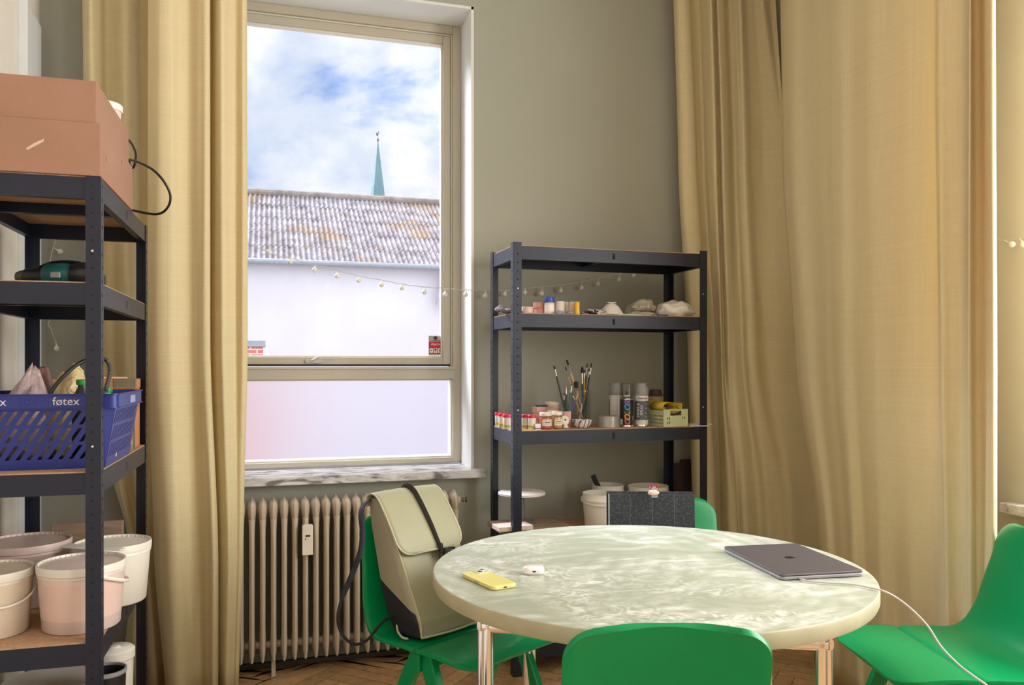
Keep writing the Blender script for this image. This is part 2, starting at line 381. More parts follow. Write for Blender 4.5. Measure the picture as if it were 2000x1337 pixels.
def floor_build():
    m, N, L, P = nodes_mat('oak_herringbone')
    at = N.new('ShaderNodeVertexColor'); at.layer_name = 'plank'
    tc = N.new('ShaderNodeTexCoord'); n = N.new('ShaderNodeTexNoise'); n.inputs['Scale'].default_value = 26; n.inputs['Detail'].default_value = 6; n.inputs['Distortion'].default_value = 0.6; L.new(tc.outputs['Object'], n.inputs['Vector'])
    r = N.new('ShaderNodeValToRGB'); r.color_ramp.elements[0].position = 0.3; r.color_ramp.elements[0].color = (0.72, 0.72, 0.72, 1); r.color_ramp.elements[1].position = 0.7; r.color_ramp.elements[1].color = (1.1, 1.1, 1.1, 1); L.new(n.outputs['Fac'], r.inputs[0])
    mx = N.new('ShaderNodeMix'); mx.data_type = 'RGBA'; mx.blend_type = 'MULTIPLY'; mx.inputs[0].default_value = 1; L.new(at.outputs['Color'], mx.inputs[6]); L.new(r.outputs[0], mx.inputs[7])
    L.new(mx.outputs[2], P.inputs['Base Color']); P.inputs['Roughness'].default_value = 0.32
    random.seed(4); b = MB(); cols = []
    w, l, g = 0.07, 0.42, 0.0012
    Rm = Matrix.Rotation(R_(45), 3, 'Z'); n_ = 6
    b.add([(XL, YB, -0.004), (XR, YB, -0.004), (XR, YW, -0.004), (XL, YW, -0.004)], [(0,1,2,3)]); cols.append((0.05, 0.03, 0.02))
    for i in range(-90, 90):
        for j in range(-12, 22):
            for k in (0, 1):
                # staircase columns: each step one horizontal and one vertical board
                ox, oy = (i+j*n_)*w*1.0, (i-j*n_)*w*1.0
                if k == 0: x0, y0, x1, y1 = ox, oy, ox+l, oy+w
                else: x0, y0, x1, y1 = ox-w+w*0, oy, ox, oy+l
                c = Rm @ Vector(((x0+x1)/2, (y0+y1)/2, 0))
                if not (XL-0.4 < c.x < XR+0.4 and 0.7 < c.y < YW+0.35): continue
                q = [Rm @ Vector(p) for p in ((x0+g, y0+g, 0), (x1-g, y0+g, 0), (x1-g, y1-g, 0), (x0+g, y1-g, 0))]
                q = [Vector((min(max(v.x, XL), XR), min(max(v.y, YB), YW), 0)) for v in q]
                b.add(q, [(0,1,2,3)]); s = random.uniform(0.8, 1.12); base = srgb(206, 164, 118)
                cols.append((base[0]*s, base[1]*s*random.uniform(0.95, 1.03), base[2]*s))
    b.add([(XL, YB, 0), (XR, YB, 0), (XR, 0.9, 0), (XL, 0.9, 0)], [(0,1,2,3)]); cols.append(srgb(206, 164, 118))
    o = b.build('floor', m); ca = o.data.color_attributes.new('plank', 'FLOAT_COLOR', 'CORNER'); li = 0
    for p, c in zip(o.data.polygons, cols):
        for _ in p.loop_indices: ca.data[li].color = c + (1,); li += 1
    struct(o)
floor_build()
b = MB(); b.box((XL-0.3, YB-0.3, -0.25), (XR+0.3, YW+0.32, -0.006)); struct(b.build('trim_4', mat('dark_subfloor', (0.05, 0.04, 0.03), 0.9)), 'subfloor slab under the planks')

def frosted():
    m, N, L, P = nodes_mat('frosted_window_film'); N.remove(P)
    rf = N.new('ShaderNodeBsdfRefraction'); rf.inputs['IOR'].default_value = 1.18; rf.inputs['Roughness'].default_value = 0.75; rf.inputs[0].default_value = (0.97, 0.95, 0.98, 1)
    tc = N.new('ShaderNodeTexCoord'); n = N.new('ShaderNodeTexNoise'); n.inputs['Scale'].default_value = 2.5; n.inputs['Detail'].default_value = 4; L.new(tc.outputs['Object'], n.inputs['Vector'])
    r = N.new('ShaderNodeMapRange'); r.inputs['To Min'].default_value = 0.03; r.inputs['To Max'].default_value = 0.10; L.new(n.outputs['Fac'], r.inputs['Value'])
    df = N.new('ShaderNodeBsdfDiffuse'); df.inputs[0].default_value = (0.85, 0.82, 0.86, 1)
    mx = N.new('ShaderNodeMixShader'); L.new(r.outputs[0], mx.inputs[0]); L.new(rf.outputs[0], mx.inputs[1]); L.new(df.outputs[0], mx.inputs[2]); L.new(mx.outputs[0], N['Material Output'].inputs[0]); return m
# ------------------------------------------------------------------ window
win = bpy.data.objects.new('window_1', None); COL.objects.link(win); win['kind'] = 'structure'
def frame_rect(b, x0, x1, z0, z1, w, y0, y1, wb=None, wt=None):
    wb = w if wb is None else wb; wt = w if wt is None else wt
    b.box((x0, y0, z0), (x0+w, y1, z1)); b.box((x1-w, y0, z0), (x1, y1, z1))
    b.box((x0+w, y0, z0), (x1-w, y1, z0+wb)); b.box((x0+w, y0, z1-wt), (x1-w, y1, z1))
ox0, ox1, oz0, oz1 = WX0+0.012, WX1-0.012, 0.812, WZ1-0.012
b = MB(); frame_rect(b, ox0, ox1, oz0, oz1, 0.040, YF-0.03, YF+0.05, wb=0.024); b.build('window_frame', M_frame, win, bevel=0.004)
b = MB(); frame_rect(b, ox0+0.036, ox1-0.036, oz0+0.02, oz1-0.036, 0.012, YF-0.015, YF+0.045); b.build('window_stop', M_frame_edge, win, bevel=0.003)
b = MB(); b.box((ox0+0.03, YF-0.035, 1.212), (ox1-0.030, YF+0.03, 1.262)); b.box((ox0+0.04, YF-0.02, 1.205), (ox1-0.04, YF+0.03, 1.214)); b.box((ox0+0.03, YF-0.042, 1.257), (ox1-0.030, YF+0.03, 1.270)); b.build('transom_rail', M_frame, win, bevel=0.003)
sx0, sx1, sz0, sz1 = ox0+0.051, ox1-0.051, 1.281, oz1-0.052
b = MB(); frame_rect(b, sx0-0.006, sx1+0.006, sz0-0.008, sz1+0.007, 0.014, YF-0.006, YF+0.04); b.build('rubber_seal', M_black, win)
sash = MB(); frame_rect(sash, sx0, sx1, sz0, sz1, 0.036, YF-0.025, YF+0.03, wb=0.034); sash = sash.build('window_sash', M_frame, win, bevel=0.004)
b = MB(); frame_rect(b, sx0+0.034, sx1-0.034, sz0+0.032, sz1-0.034, 0.010, YF-0.012, YF+0.02); b.build('glazing_bead', M_frame_edge, sash, bevel=0.003)
gx0, gx1 = sx0+0.04, sx1-0.04
M_glass = thin_glass('window_glass')
for nm, z0, z1, xa, xb in (('window_pane', sz0+0.03, sz1-0.03, sx0+0.03, sx1-0.03), ('window_pane', oz0+0.03, 1.214, ox0+0.045, ox1-0.045)):
    for yy in (YF+0.0, YF+0.018):
        pass
    b = MB(); b.box((xa, YF+0.004, z0), (xb, YF+0.010, z1)); b.build(nm, M_glass, win)
    if z0 < 1: b = MB(); b.add([(xa, YF+0.0035, z0), (xb, YF+0.0035, z0), (xb, YF+0.0035, z1), (xa, YF+0.0035, z1)], [(0,1,2,3)]); b.build('frosted_film', frosted(), win)
# handle
hp = Wp(628, 704, Y=YF-0.026)
b = MB(); b.prism(rrect(0.078, 0.020, 0.0095), 0.008, Matrix.Translation((hp.x-0.035, YF-0.026, hp.z-0.002)) @ Matrix.Rotation(R_(90), 4, 'X'))
b.tube(crom([(hp.x-0.040, YF-0.030, hp.z), (hp.x-0.040, YF-0.058, hp.z+0.001), (hp.x-0.02, YF-0.066, hp.z+0.012), (hp.x+0.0, YF-0.066, hp.z+0.014)], 4), 0.0065, 10)
b.box((hp.x-0.018, YF-0.073, hp.z+0.006), (hp.x+0.085, YF-0.060, hp.z+0.019))
b.build('window_handle', mat('satin_handle', srgb(196, 194, 186), 0.3, 0.3), sash, bevel=0.002)
# marble sill
b = MB(); b.box((WX0-0.03, YW-0.075, 0.770), (WX1+0.045, YW+0.0, 0.806)); b.box((WX0, YW, 0.770), (WX1, YF+0.03, 0.806))
b.build('window_sill', M_marble, win, bevel=0.004)
# alarm sticker
st0 = Wp(838, 694, Y=YF); st1 = Wp(865, 656, Y=YF)
sw = st1.x-st0.x; sh = st1.z-st0.z
stk = thing('alarm_sticker', 'red and silver alarm company sticker in lower right corner of window pane', 'sticker', (st0.x-0.002, YF+0.003, st0.z+0.001))
MX = Matrix.Rotation(R_(90), 4, 'X')
b = MB(); b.box((0, -0.001, 0), (sw, 0.0, sh)); b.build('backing', mat('silver_foil_label', srgb(176, 170, 170), 0.35, 0.2), stk)
b = MB(); b.box((0.002, -0.0016, sh*0.07), (sw-0.002, -0.001, sh*0.70)); b.build('red_panel', mat('label_red', srgb(196, 24, 48), 0.5, var=0.02), stk)
text_mesh('lettering', 'Alarm', sh*0.20, M_paper, Matrix.Translation((sw/2, -0.002, sh*0.57)) @ MX, stk)
text_mesh('lettering', 'verisure', sh*0.135, mat('label_dark_red', srgb(120, 40, 60), 0.5), Matrix.Translation((sw/2, -0.0015, sh*0.755)) @ MX, stk, bold=0.0002)
b = MB()
for k in range(5):
    a = R_(90+72*k); b.lathe([(0.0052, 0), (0.0052, 0.0006)], (sw/2+0.0055*math.cos(a), -0.0012, sh*0.89+0.0055*math.sin(a)), 10, MX)
b.build('rosette_mark', mat('label_grey', srgb(92, 88, 92), 0.5), stk)
b = MB()
for k in range(3): b.box((sw*(0.07+0.31*k), -0.0022, sh*0.13), (sw*(0.32+0.31*k), -0.0016, sh*0.36))
b.build('icon_fields', M_paper, stk)
b = MB()
b.lathe([(0.003, 0), (0.003, 0.0004)], (sw*0.195, -0.0022, sh*0.25), 10, MX); b.box((sw*0.43, -0.0027, sh*0.25), (sw*0.57, -0.0022, sh*0.33)); b.box((sw*0.50, -0.0027, sh*0.18), (sw*0.55, -0.0022, sh*0.26))
b.lathe([(0.0035, 0), (0.0035, 0.0004)], (sw*0.815, -0.0022, sh*0.27), 10, MX); b.box((sw*0.79, -0.0027, sh*0.16), (sw*0.84, -0.0022, sh*0.25))
b.build('icon_marks', M_blackp, stk)
# window in the right wall, off to the right of the photograph; its sill end shows at the edge; the second one is made up for fill
for i, (ya, yb) in enumerate(((RY0, RY1), (QY0, QY1))):
    w2 = bpy.data.objects.new('window_%d' % (i+2), None); COL.objects.link(w2); w2['kind'] = 'structure'
    b = MB(); b.box((XR+0.10, ya, RZ0), (XR+0.18, ya+0.06, RZ1)); b.box((XR+0.10, yb-0.06, RZ0), (XR+0.18, yb, RZ1)); b.box((XR+0.10, ya, RZ0), (XR+0.18, yb, RZ0+0.06)); b.box((XR+0.10, ya, RZ1-0.06), (XR+0.18, yb, RZ1)); b.box((XR+0.11, ya, 1.25), (XR+0.17, yb, 1.30))
    b.build('window_frame', M_frame, w2, bevel=0.004)
    b = MB(); b.box((XR+0.135, ya+0.05, RZ0+0.05), (XR+0.14, yb-0.05, RZ1-0.05)); b.build('window_pane', M_glass, w2)
    y1 = 2.235 if i == 0 else yb+0.05
    b = MB(); b.box((XR-0.055, ya-0.05, RZ0-0.036), (XR, y1, RZ0)); b.build('window_sill', M_marble, w2, bevel=0.004)

# ------------------------------------------------------------------ outdoors
b = MB(); b.box((-120, 5, -4.3), (160, 260, -4.2)); struct(b.build('ground', mat('yard_asphalt', (0.25, 0.25, 0.25), 0.9)))
def neighbour():
    bl = thing('neighbour_building', 'long white rendered building across the yard with a corrugated roof', 'building', (0, 25, -4.2))
    ez, rz = 4.41+4.2, 7.35+4.2
    m, N, L, P = nodes_mat('stained_white_render')
    tc = N.new('ShaderNodeTexCoord'); n = N.new('ShaderNodeTexNoise'); n.inputs['Scale'].default_value = 0.35; n.inputs['Detail'].default_value = 6; L.new(tc.outputs['Object'], n.inputs['Vector'])
    r = N.new('ShaderNodeValToRGB'); r.color_ramp.elements[0].position = 0.35; r.color_ramp.elements[0].color = srgb(214, 206, 216)+(1,); r.color_ramp.elements[1].position = 0.65; r.color_ramp.elements[1].color = srgb(226, 220, 222)+(1,); L.new(n.outputs['Fac'], r.inputs[0])
    mp = N.new('ShaderNodeMapping'); mp.inputs['Scale'].default_value = (3, 3, 1.2); L.new(tc.outputs['Object'], mp.inputs[0])
    n2 = N.new('ShaderNodeTexNoise'); n2.inputs['Scale'].default_value = 0.8; n2.inputs['Detail'].default_value = 3; L.new(mp.outputs[0], n2.inputs['Vector'])
    r2 = N.new('ShaderNodeValToRGB'); r2.color_ramp.elements[0].position = 0.22; r2.color_ramp.elements[0].color = (0.45, 0.43, 0.46, 1); r2.color_ramp.elements[1].position = 0.30; r2.color_ramp.elements[1].color = (1, 1, 1, 1); L.new(n2.outputs['Fac'], r2.inputs[0])
    mx = N.new('ShaderNodeMix'); mx.data_type = 'RGBA'; mx.blend_type = 'MULTIPLY'; mx.inputs[0].default_value = 0.8; L.new(r.outputs[0], mx.inputs[6]); L.new(r2.outputs[0], mx.inputs[7]); L.new(mx.outputs[2], P.inputs['Base Color']); P.inputs['Roughness'].default_value = 0.9
    b = MB(); b.box((-22, 0, 0), (24, 10, ez)); b.build('wall', m, bl)
    # corrugated roof sheet
    m2, N, L, P = nodes_mat('lichen_fibre_cement')
    tc = N.new('ShaderNodeTexCoord')
    n = N.new('ShaderNodeTexNoise'); n.inputs['Scale'].default_value = 2.5; n.inputs['Detail'].default_value = 8; n.inputs['Roughness'].default_value = 0.75; L.new(tc.outputs['Object'], n.inputs['Vector'])
    r = N.new('ShaderNodeValToRGB'); e = r.color_ramp.elements; e[0].position = 0.38; e[0].color = srgb(96, 85, 88)+(1,); e[1].position = 0.62; e[1].color = srgb(160, 153, 158)+(1,)
    L.new(n.outputs['Fac'], r.inputs[0])
    n2 = N.new('ShaderNodeTexNoise'); n2.inputs['Scale'].default_value = 0.75; n2.inputs['Detail'].default_value = 9; n2.inputs['Roughness'].default_value = 0.7; L.new(tc.outputs['Object'], n2.inputs['Vector'])
    r2 = N.new('ShaderNodeValToRGB'); r2.color_ramp.elements[0].position = 0.53; r2.color_ramp.elements[0].color = (0,0,0,1); r2.color_ramp.elements[1].position = 0.60; r2.color_ramp.elements[1].color = (0.75,0.75,0.75,1); L.new(n2.outputs['Fac'], r2.inputs[0])
    mx = N.new('ShaderNodeMix'); mx.data_type = 'RGBA'; L.new(r2.outputs[0], mx.inputs[0]); L.new(r.outputs[0], mx.inputs[6]); mx.inputs[7].default_value = srgb(140, 112, 78)+(1,)
    L.new(mx.outputs[2], P.inputs['Base Color']); P.inputs['Roughness'].default_value = 0.9
    b = MB(); pitch = 0.160; x0, x1 = -12.0, 16.0; nx = int((x1-x0)/pitch*6)
    rows = []; nr = 5
    for j in range(nr):
        for e_ in (0, 1):
            t = (j+e_)/nr; lift = 0.02 if e_ == 0 else 0.0
            yy = -0.35+t*5.35; zz = ez-0.12+t*(rz-ez+0.12)+lift
            rows.append([Vector((x0+(x1-x0)*i/nx, yy, zz+0.042*math.sin(2*math.pi*((x0+(x1-x0)*i/nx))/pitch))) for i in range(nx+1)])
    b.loft(rows, caps=False, closed=False); b.build('corrugated_roof', m2, bl, smooth=True, autos=60)
    b = MB(); b.tube([(x0, 5.0, rz+0.02), (x1, 5.0, rz+0.02)], 0.14, 10); b.build('ridge_cap', mat('ridge_cement', srgb(146, 134, 128), 0.9, var=0.3, scale=3), bl)
    b = MB(); b.add([(x0, 4.9, rz-0.02), (x1, 4.9, rz-0.02), (x1, 10.3, ez), (x0, 10.3, ez)], [(0,1,2,3)]); b.build('far_roof_slope', m2, bl)
    b = MB(); b.tube([(-22, -0.36, ez-0.10), (24, -0.36, ez-0.10)], 0.085, 10); b.build('gutter', mat('zinc_gutter', srgb(158, 160, 168), 0.5, 0.3), bl)
    q0 = Wp(861, 538, Y=24.6); q1 = Wp(852, 597, Y=24.6)
    b = MB(); b.prism([(q1.x, q1.z+4.2), (q1.x+0.9, q1.z+4.2), (q1.x+0.9, q0.z+4.25), (q0.x+0.02, q0.z+4.2)], 0.05, Matrix.Translation((0, -0.35, 0)) @ MX); b.build('metal_flashing', mat('pale_zinc_sheet', srgb(170, 172, 184), 0.6, var=0.15, scale=3), bl)
neighbour()
def chimney():
    c0 = Wp(482, 672, Y=15); c1 = Wp(515, 672, Y=15)
    t = thing('brick_chimney', 'low red brick chimney with a grey cap in front of the white building', 'chimney', (c1.x-0.55, 15, -4.2))
    m, N, L, P = nodes_mat('red_brick')
    tc = N.new('ShaderNodeTexCoord'); mp = N.new('ShaderNodeMapping'); mp.inputs['Rotation'].default_value = (R_(90), 0, 0); L.new(tc.outputs['Object'], mp.inputs[0])
    br = N.new('ShaderNodeTexBrick'); br.inputs['Color1'].default_value = srgb(184, 92, 82)+(1,); br.inputs['Color2'].default_value = srgb(204, 112, 98)+(1,); br.inputs['Mortar'].default_value = srgb(210, 196, 190)+(1,)
    br.inputs['Scale'].default_value = 1.0; br.inputs['Brick Width'].default_value = 0.22; br.inputs['Row Height'].default_value = 0.075; br.inputs['Mortar Size'].default_value = 0.012; L.new(mp.outputs[0], br.inputs['Vector'])
    L.new(br.outputs['Color'], P.inputs['Base Color']); P.inputs['Roughness'].default_value = 0.9
    zt = H+(HY-676)*15/FPX + 4.2
    b = MB(); b.box((-0.5, 0, 0), (0.54, 0.6, zt-0.02)); b.build('stack', m, t)
    b = MB(); b.box((-0.54, -0.04, zt-0.02), (0.58, 0.64, zt+0.08)); b.build('cap', mat('slate_cap', srgb(150, 152, 162), 0.7), t)
chimney()
def spire():
    p = Wp(738, 300, Y=110); s = p.y/1.0; k = (p - Vector((0,0,0))); d = p.x*math.sin(YAW)+p.y*math.cos(YAW); u = d/FPX
    t = thing('church_spire', 'verdigris green copper church spire with a weathercock beyond the roof', 'church spire', (p.x, 110, -4.2))
    base = 4.2
    def zz(py): return H+(HY-py)*u+base
    m = mat('verdigris_copper', srgb(96, 132, 140), 0.6, var=0.12, scale=0.5, stretch=(3, 3, 0.4))
    b = MB(); b.lathe([(36*u, zz(560)), (15*u, zz(395)), (11.5*u, zz(362)), (11*u, zz(360)), (1.6*u, zz(284)), (0.6*u, zz(276))], seg=8); b.build('spire', m, t)
    b = MB(); b.box((-30*u, -30*u, 0), (30*u, 30*u, zz(560))); b.build('tower', mat('church_brick', srgb(150, 90, 70), 0.9), t)
    md = mat('dark_weathered_copper', srgb(120, 110, 112), 0.5)
    b = MB(); b.lathe([(0.01, zz(277.5)), (1.8*u, zz(275.5)), (2.5*u, zz(273)), (1.8*u, zz(270.5)), (0.01, zz(268.5))], seg=12); b.tube([(0,0,zz(272)), (0,0,zz(262))], 0.4*u, 6); b.build('ball', md, t, smooth=True)
    b = MB(); P = [(-3,265),(-1.5,261),(0,260),(0.8,258),(0.5,256),(2,255.5),(3,257.5),(1.6,260),(1.2,263),(0,265),(-1.5,264.5),(-2.8,259),(-3.4,258),(-3.2,262)]
    b.prism([(x*u, zz(y)) for x, y in P], 0.3*u, Matrix.Rotation(R_(90), 4, 'X')); b.build('weathercock', md, t)
spire()

# ------------------------------------------------------------------ curtains
def curtain(name, label, rows, Y=None, X=None, n=7, nv=26, ripple=0.004, seed=1, group=None):
    """rows: (z, [(px, out)...]) = where the cloth passes at that height, 'out' metres off the plane"""
    lv = []
    for z, pts in rows:
        P = []
        for px, off in pts:
            q = Wp(px, z=z, Y=Y-off) if Y is not None else Wp(px, z=z, X=X-off)
            if Y is not None and q.x > 2.455: q = Wp(px, z=z, X=2.455)
            P.append(q)
        lv.append((z, crom(P, n)))
    b = MB(); rings = []
    zs = [lv[0][0]+(lv[-1][0]-lv[0][0])*i/nv for i in range(nv+1)]
    for z in zs:
        for i in range(len(lv)-1):
            if lv[i][0] >= z-1e-6 >= lv[i+1][0]-2e-6: break
        a, c = lv[i], lv[i+1]; t = (a[0]-z)/(a[0]-c[0]); t = min(max(t, 0), 1); ts = t*t*(3-2*t)*0.5+t*0.5
        ring = []
        for k in range(len(a[1])):
            p = a[1][k].lerp(c[1][k], ts); p.z = z
            w = noise.noise(Vector((k*0.22, z*0.9, seed*5.0)))*ripple
            if Y is not None: p.y += w
            else: p.x += w
            ring.append(p)
        rings.append(ring)
    b.loft(rings, caps=False, closed=False)
    o = b.build(name, M_curtain, smooth=True, autos=0, solid=0.0016)
    return tag(o, label, 'curtain', group)
ZT = 3.40
# left: front panel of the pair, drawn to the left edge of the window
A_top = [(290,.10),(291,.14),(306,.19),(330,.205),(352,.16),(372,.15),(392,.185),(404,.19),(410,.165),(408,.10),(416,.12),(430,.185),(446,.15),(460,.12),(474,.14),(481,.11),(480,.07),(474,.04)]
A_mid = [(289,.10),(290,.15),(304,.19),(332,.20),(350,.17),(372,.155),(390,.18),(402,.19),(410,.17),(409,.10),(418,.13),(432,.185),(448,.16),(462,.13),(475,.15),(483,.12),(482,.07),(476,.04)]
A_low = [(302,.12),(303,.18),(320,.225),(345,.24),(368,.19),(388,.17),(402,.20),(418,.23),(426,.18),(424,.13),(432,.15),(444,.19),(454,.18),(461,.16),(468,.16),(474,.14),(474,.09),(470,.05)]
A_bot = [(326,.12),(326,.19),(336,.25),(358,.26),(376,.20),(392,.18),(404,.21),(418,.24),(426,.19),(424,.14),(430,.16),(440,.20),(448,.19),(455,.17),(461,.17),(465,.15),(466,.10),(464,.06)]
curtain('curtain', 'sand coloured curtain panel hanging along the left edge of the window', [(ZT, A_top), (1.35, A_mid), (0.55, A_low), (0.01, A_bot)], Y=3.49, seed=1)
B_top = [(158,.05),(161,.10),(172,.13),(190,.10),(205,.06),(222,.08),(240,.13),(256,.12),(270,.07),(284,.06),(296,.05)]
B_mid = [(168,.05),(171,.10),(182,.14),(198,.11),(212,.07),(228,.08),(244,.14),(258,.13),(272,.07),(286,.06),(298,.05)]
B_900 = [(218,.03),(220,.07),(228,.10),(236,.09),(244,.07),(254,.08),(264,.12),(273,.11),(282,.07),(290,.06),(298,.05)]
B_1050 = [(256,.03),(257,.06),(262,.10),(268,.09),(273,.08),(279,.08),(285,.12),(290,.12),(294,.08),(300,.06),(306,.05)]
B_1180 = [(250,.06),(254,.12),(262,.16),(270,.15),(278,.13),(286,.14),(294,.17),(300,.17),(306,.12),(312,.09),(318,.07)]
B_bot = [(236,.06),(242,.13),(254,.18),(266,.17),(276,.14),(288,.15),(300,.19),(310,.18),(318,.12),(326,.09),(332,.07)]
curtain('curtain', 'sand coloured curtain hanging behind the left shelving unit, partly hidden by the front panel', [(ZT, B_top), (1.3, B_mid), (0.86, B_900), (0.55, B_1050), (0.28, B_1180), (0.01, B_bot)], Y=3.60, seed=2)
# right: bunched curtain on the window wall near the corner
C_top = [(1312,.04),(1313,.08),(1322,.12),(1338,.13),(1345,.08),(1358,.05),(1372,.09),(1386,.14),(1391,.09),(1398,.12),(1408,.11),(1420,.06),(1434,.09),(1444,.12),(1454,.07),(1468,.06),(1480,.08),(1496,.03),(1510,.02)]
C_330 = [(1325,.04),(1326,.09),(1336,.13),(1356,.14),(1363,.09),(1374,.06),(1384,.10),(1398,.15),(1404,.10),(1412,.14),(1423,.12),(1434,.07),(1446,.10),(1456,.12),(1470,.07),(1492,.06),(1526,.08),(1532,.04),(1534,.02)]
C_700 = [(1344,.04),(1345,.10),(1357,.14),(1381,.15),(1388,.10),(1396,.07),(1404,.11),(1410,.16),(1414,.11),(1424,.15),(1436,.13),(1450,.08),(1462,.12),(1474,.13),(1496,.08),(1530,.07),(1564,.10),(1574,.05),(1578,.02)]
C_970 = [(1352,.05),(1354,.11),(1370,.16),(1394,.17),(1400,.12),(1406,.09),(1414,.14),(1424,.19),(1438,.20),(1440,.13),(1456,.16),(1478,.12),(1500,.17),(1520,.18),(1545,.12),(1570,.10),(1598,.14),(1604,.08),(1606,.03)]
C_bot = [(1358,.06),(1360,.13),(1376,.18),(1394,.20),(1400,.15),(1410,.12),(1420,.18),(1434,.24),(1450,.25),(1452,.16),(1470,.20),(1492,.15),(1512,.22),(1534,.22),(1560,.15),(1584,.13),(1606,.16),(1612,.10),(1614,.05)]
curtain('curtain', 'sand coloured curtain bunched in deep folds in the corner behind the right shelving unit', [(ZT, C_top), (2.25, C_330), (1.3, C_700), (0.6, C_970), (0.01, C_bot)], Y=3.62, seed=3)
# right: wide smooth curtain along the right wall
D_top = [(1522,.10),(1524,.14),(1540,.16),(1570,.13),(1610,.15),(1640,.17),(1668,.14),(1700,.17),(1735,.13),(1770,.15),(1805,.13),(1826,.17),(1832,.22),(1856,.20),(1884,.19),(1896,.23),(1900,.17),(1912,.16),(1928,.20),(1940,.20),(1942,.14),(1936,.06)]
D_330 = [(1529,.10),(1531,.14),(1548,.16),(1578,.13),(1612,.15),(1642,.175),(1670,.14),(1702,.175),(1738,.13),(1772,.15),(1806,.13),(1826,.17),(1832,.22),(1856,.20),(1882,.19),(1894,.23),(1900,.18),(1914,.16),(1930,.20),(1942,.20),(1944,.14),(1938,.06)]
D_700 = [(1554,.11),(1556,.16),(1572,.18),(1598,.15),(1622,.17),(1646,.20),(1672,.16),(1704,.20),(1740,.15),(1776,.17),(1812,.15),(1832,.19),(1839,.23),(1858,.21),(1880,.20),(1892,.23),(1904,.19),(1918,.18),(1934,.21),(1945,.20),(1948,.14),(1940,.06)]
D_1030 = [(1601,.12),(1602,.18),(1614,.22),(1632,.19),(1650,.22),(1668,.25),(1690,.20),(1716,.24),(1748,.19),(1782,.21),(1818,.18),(1842,.22),(1850,.26),(1864,.23),(1884,.22),(1896,.25),(1908,.21),(1920,.20),(1934,.22),(1944,.20),(1946,.14),(1940,.07)]
D_bot = [(1602,.14),(1604,.22),(1618,.30),(1640,.26),(1660,.30),(1684,.33),(1706,.26),(1732,.30),(1764,.24),(1796,.27),(1828,.22),(1850,.27),(1858,.30),(1872,.27),(1890,.25),(1900,.28),(1912,.24),(1924,.22),(1936,.24),(1944,.22),(1948,.15),(1944,.08)]
def calm(P):
    return [(px, o if px < 1535 or px > 1935 else 0.17+(o-0.17)*(0.45 if px < 1822 else 1.05)) for px, o in P]
D_top, D_330, D_700 = calm(D_top), calm(D_330), calm(D_700); D_bot = [(px, 0.72*o if px < 1930 else o) for px, o in D_bot]; D_1030 = [(px, o if px < 1610 or px > 1935 else 0.21+(o-0.21)*0.55) for px, o in D_1030]
curtain('curtain', 'wide smooth sand coloured curtain covering the right wall behind the right green chair', [(ZT, D_top), (2.2, D_330), (1.3, D_700), (0.55, D_1030), (0.005, D_bot)], X=2.385, seed=4, nv=34)

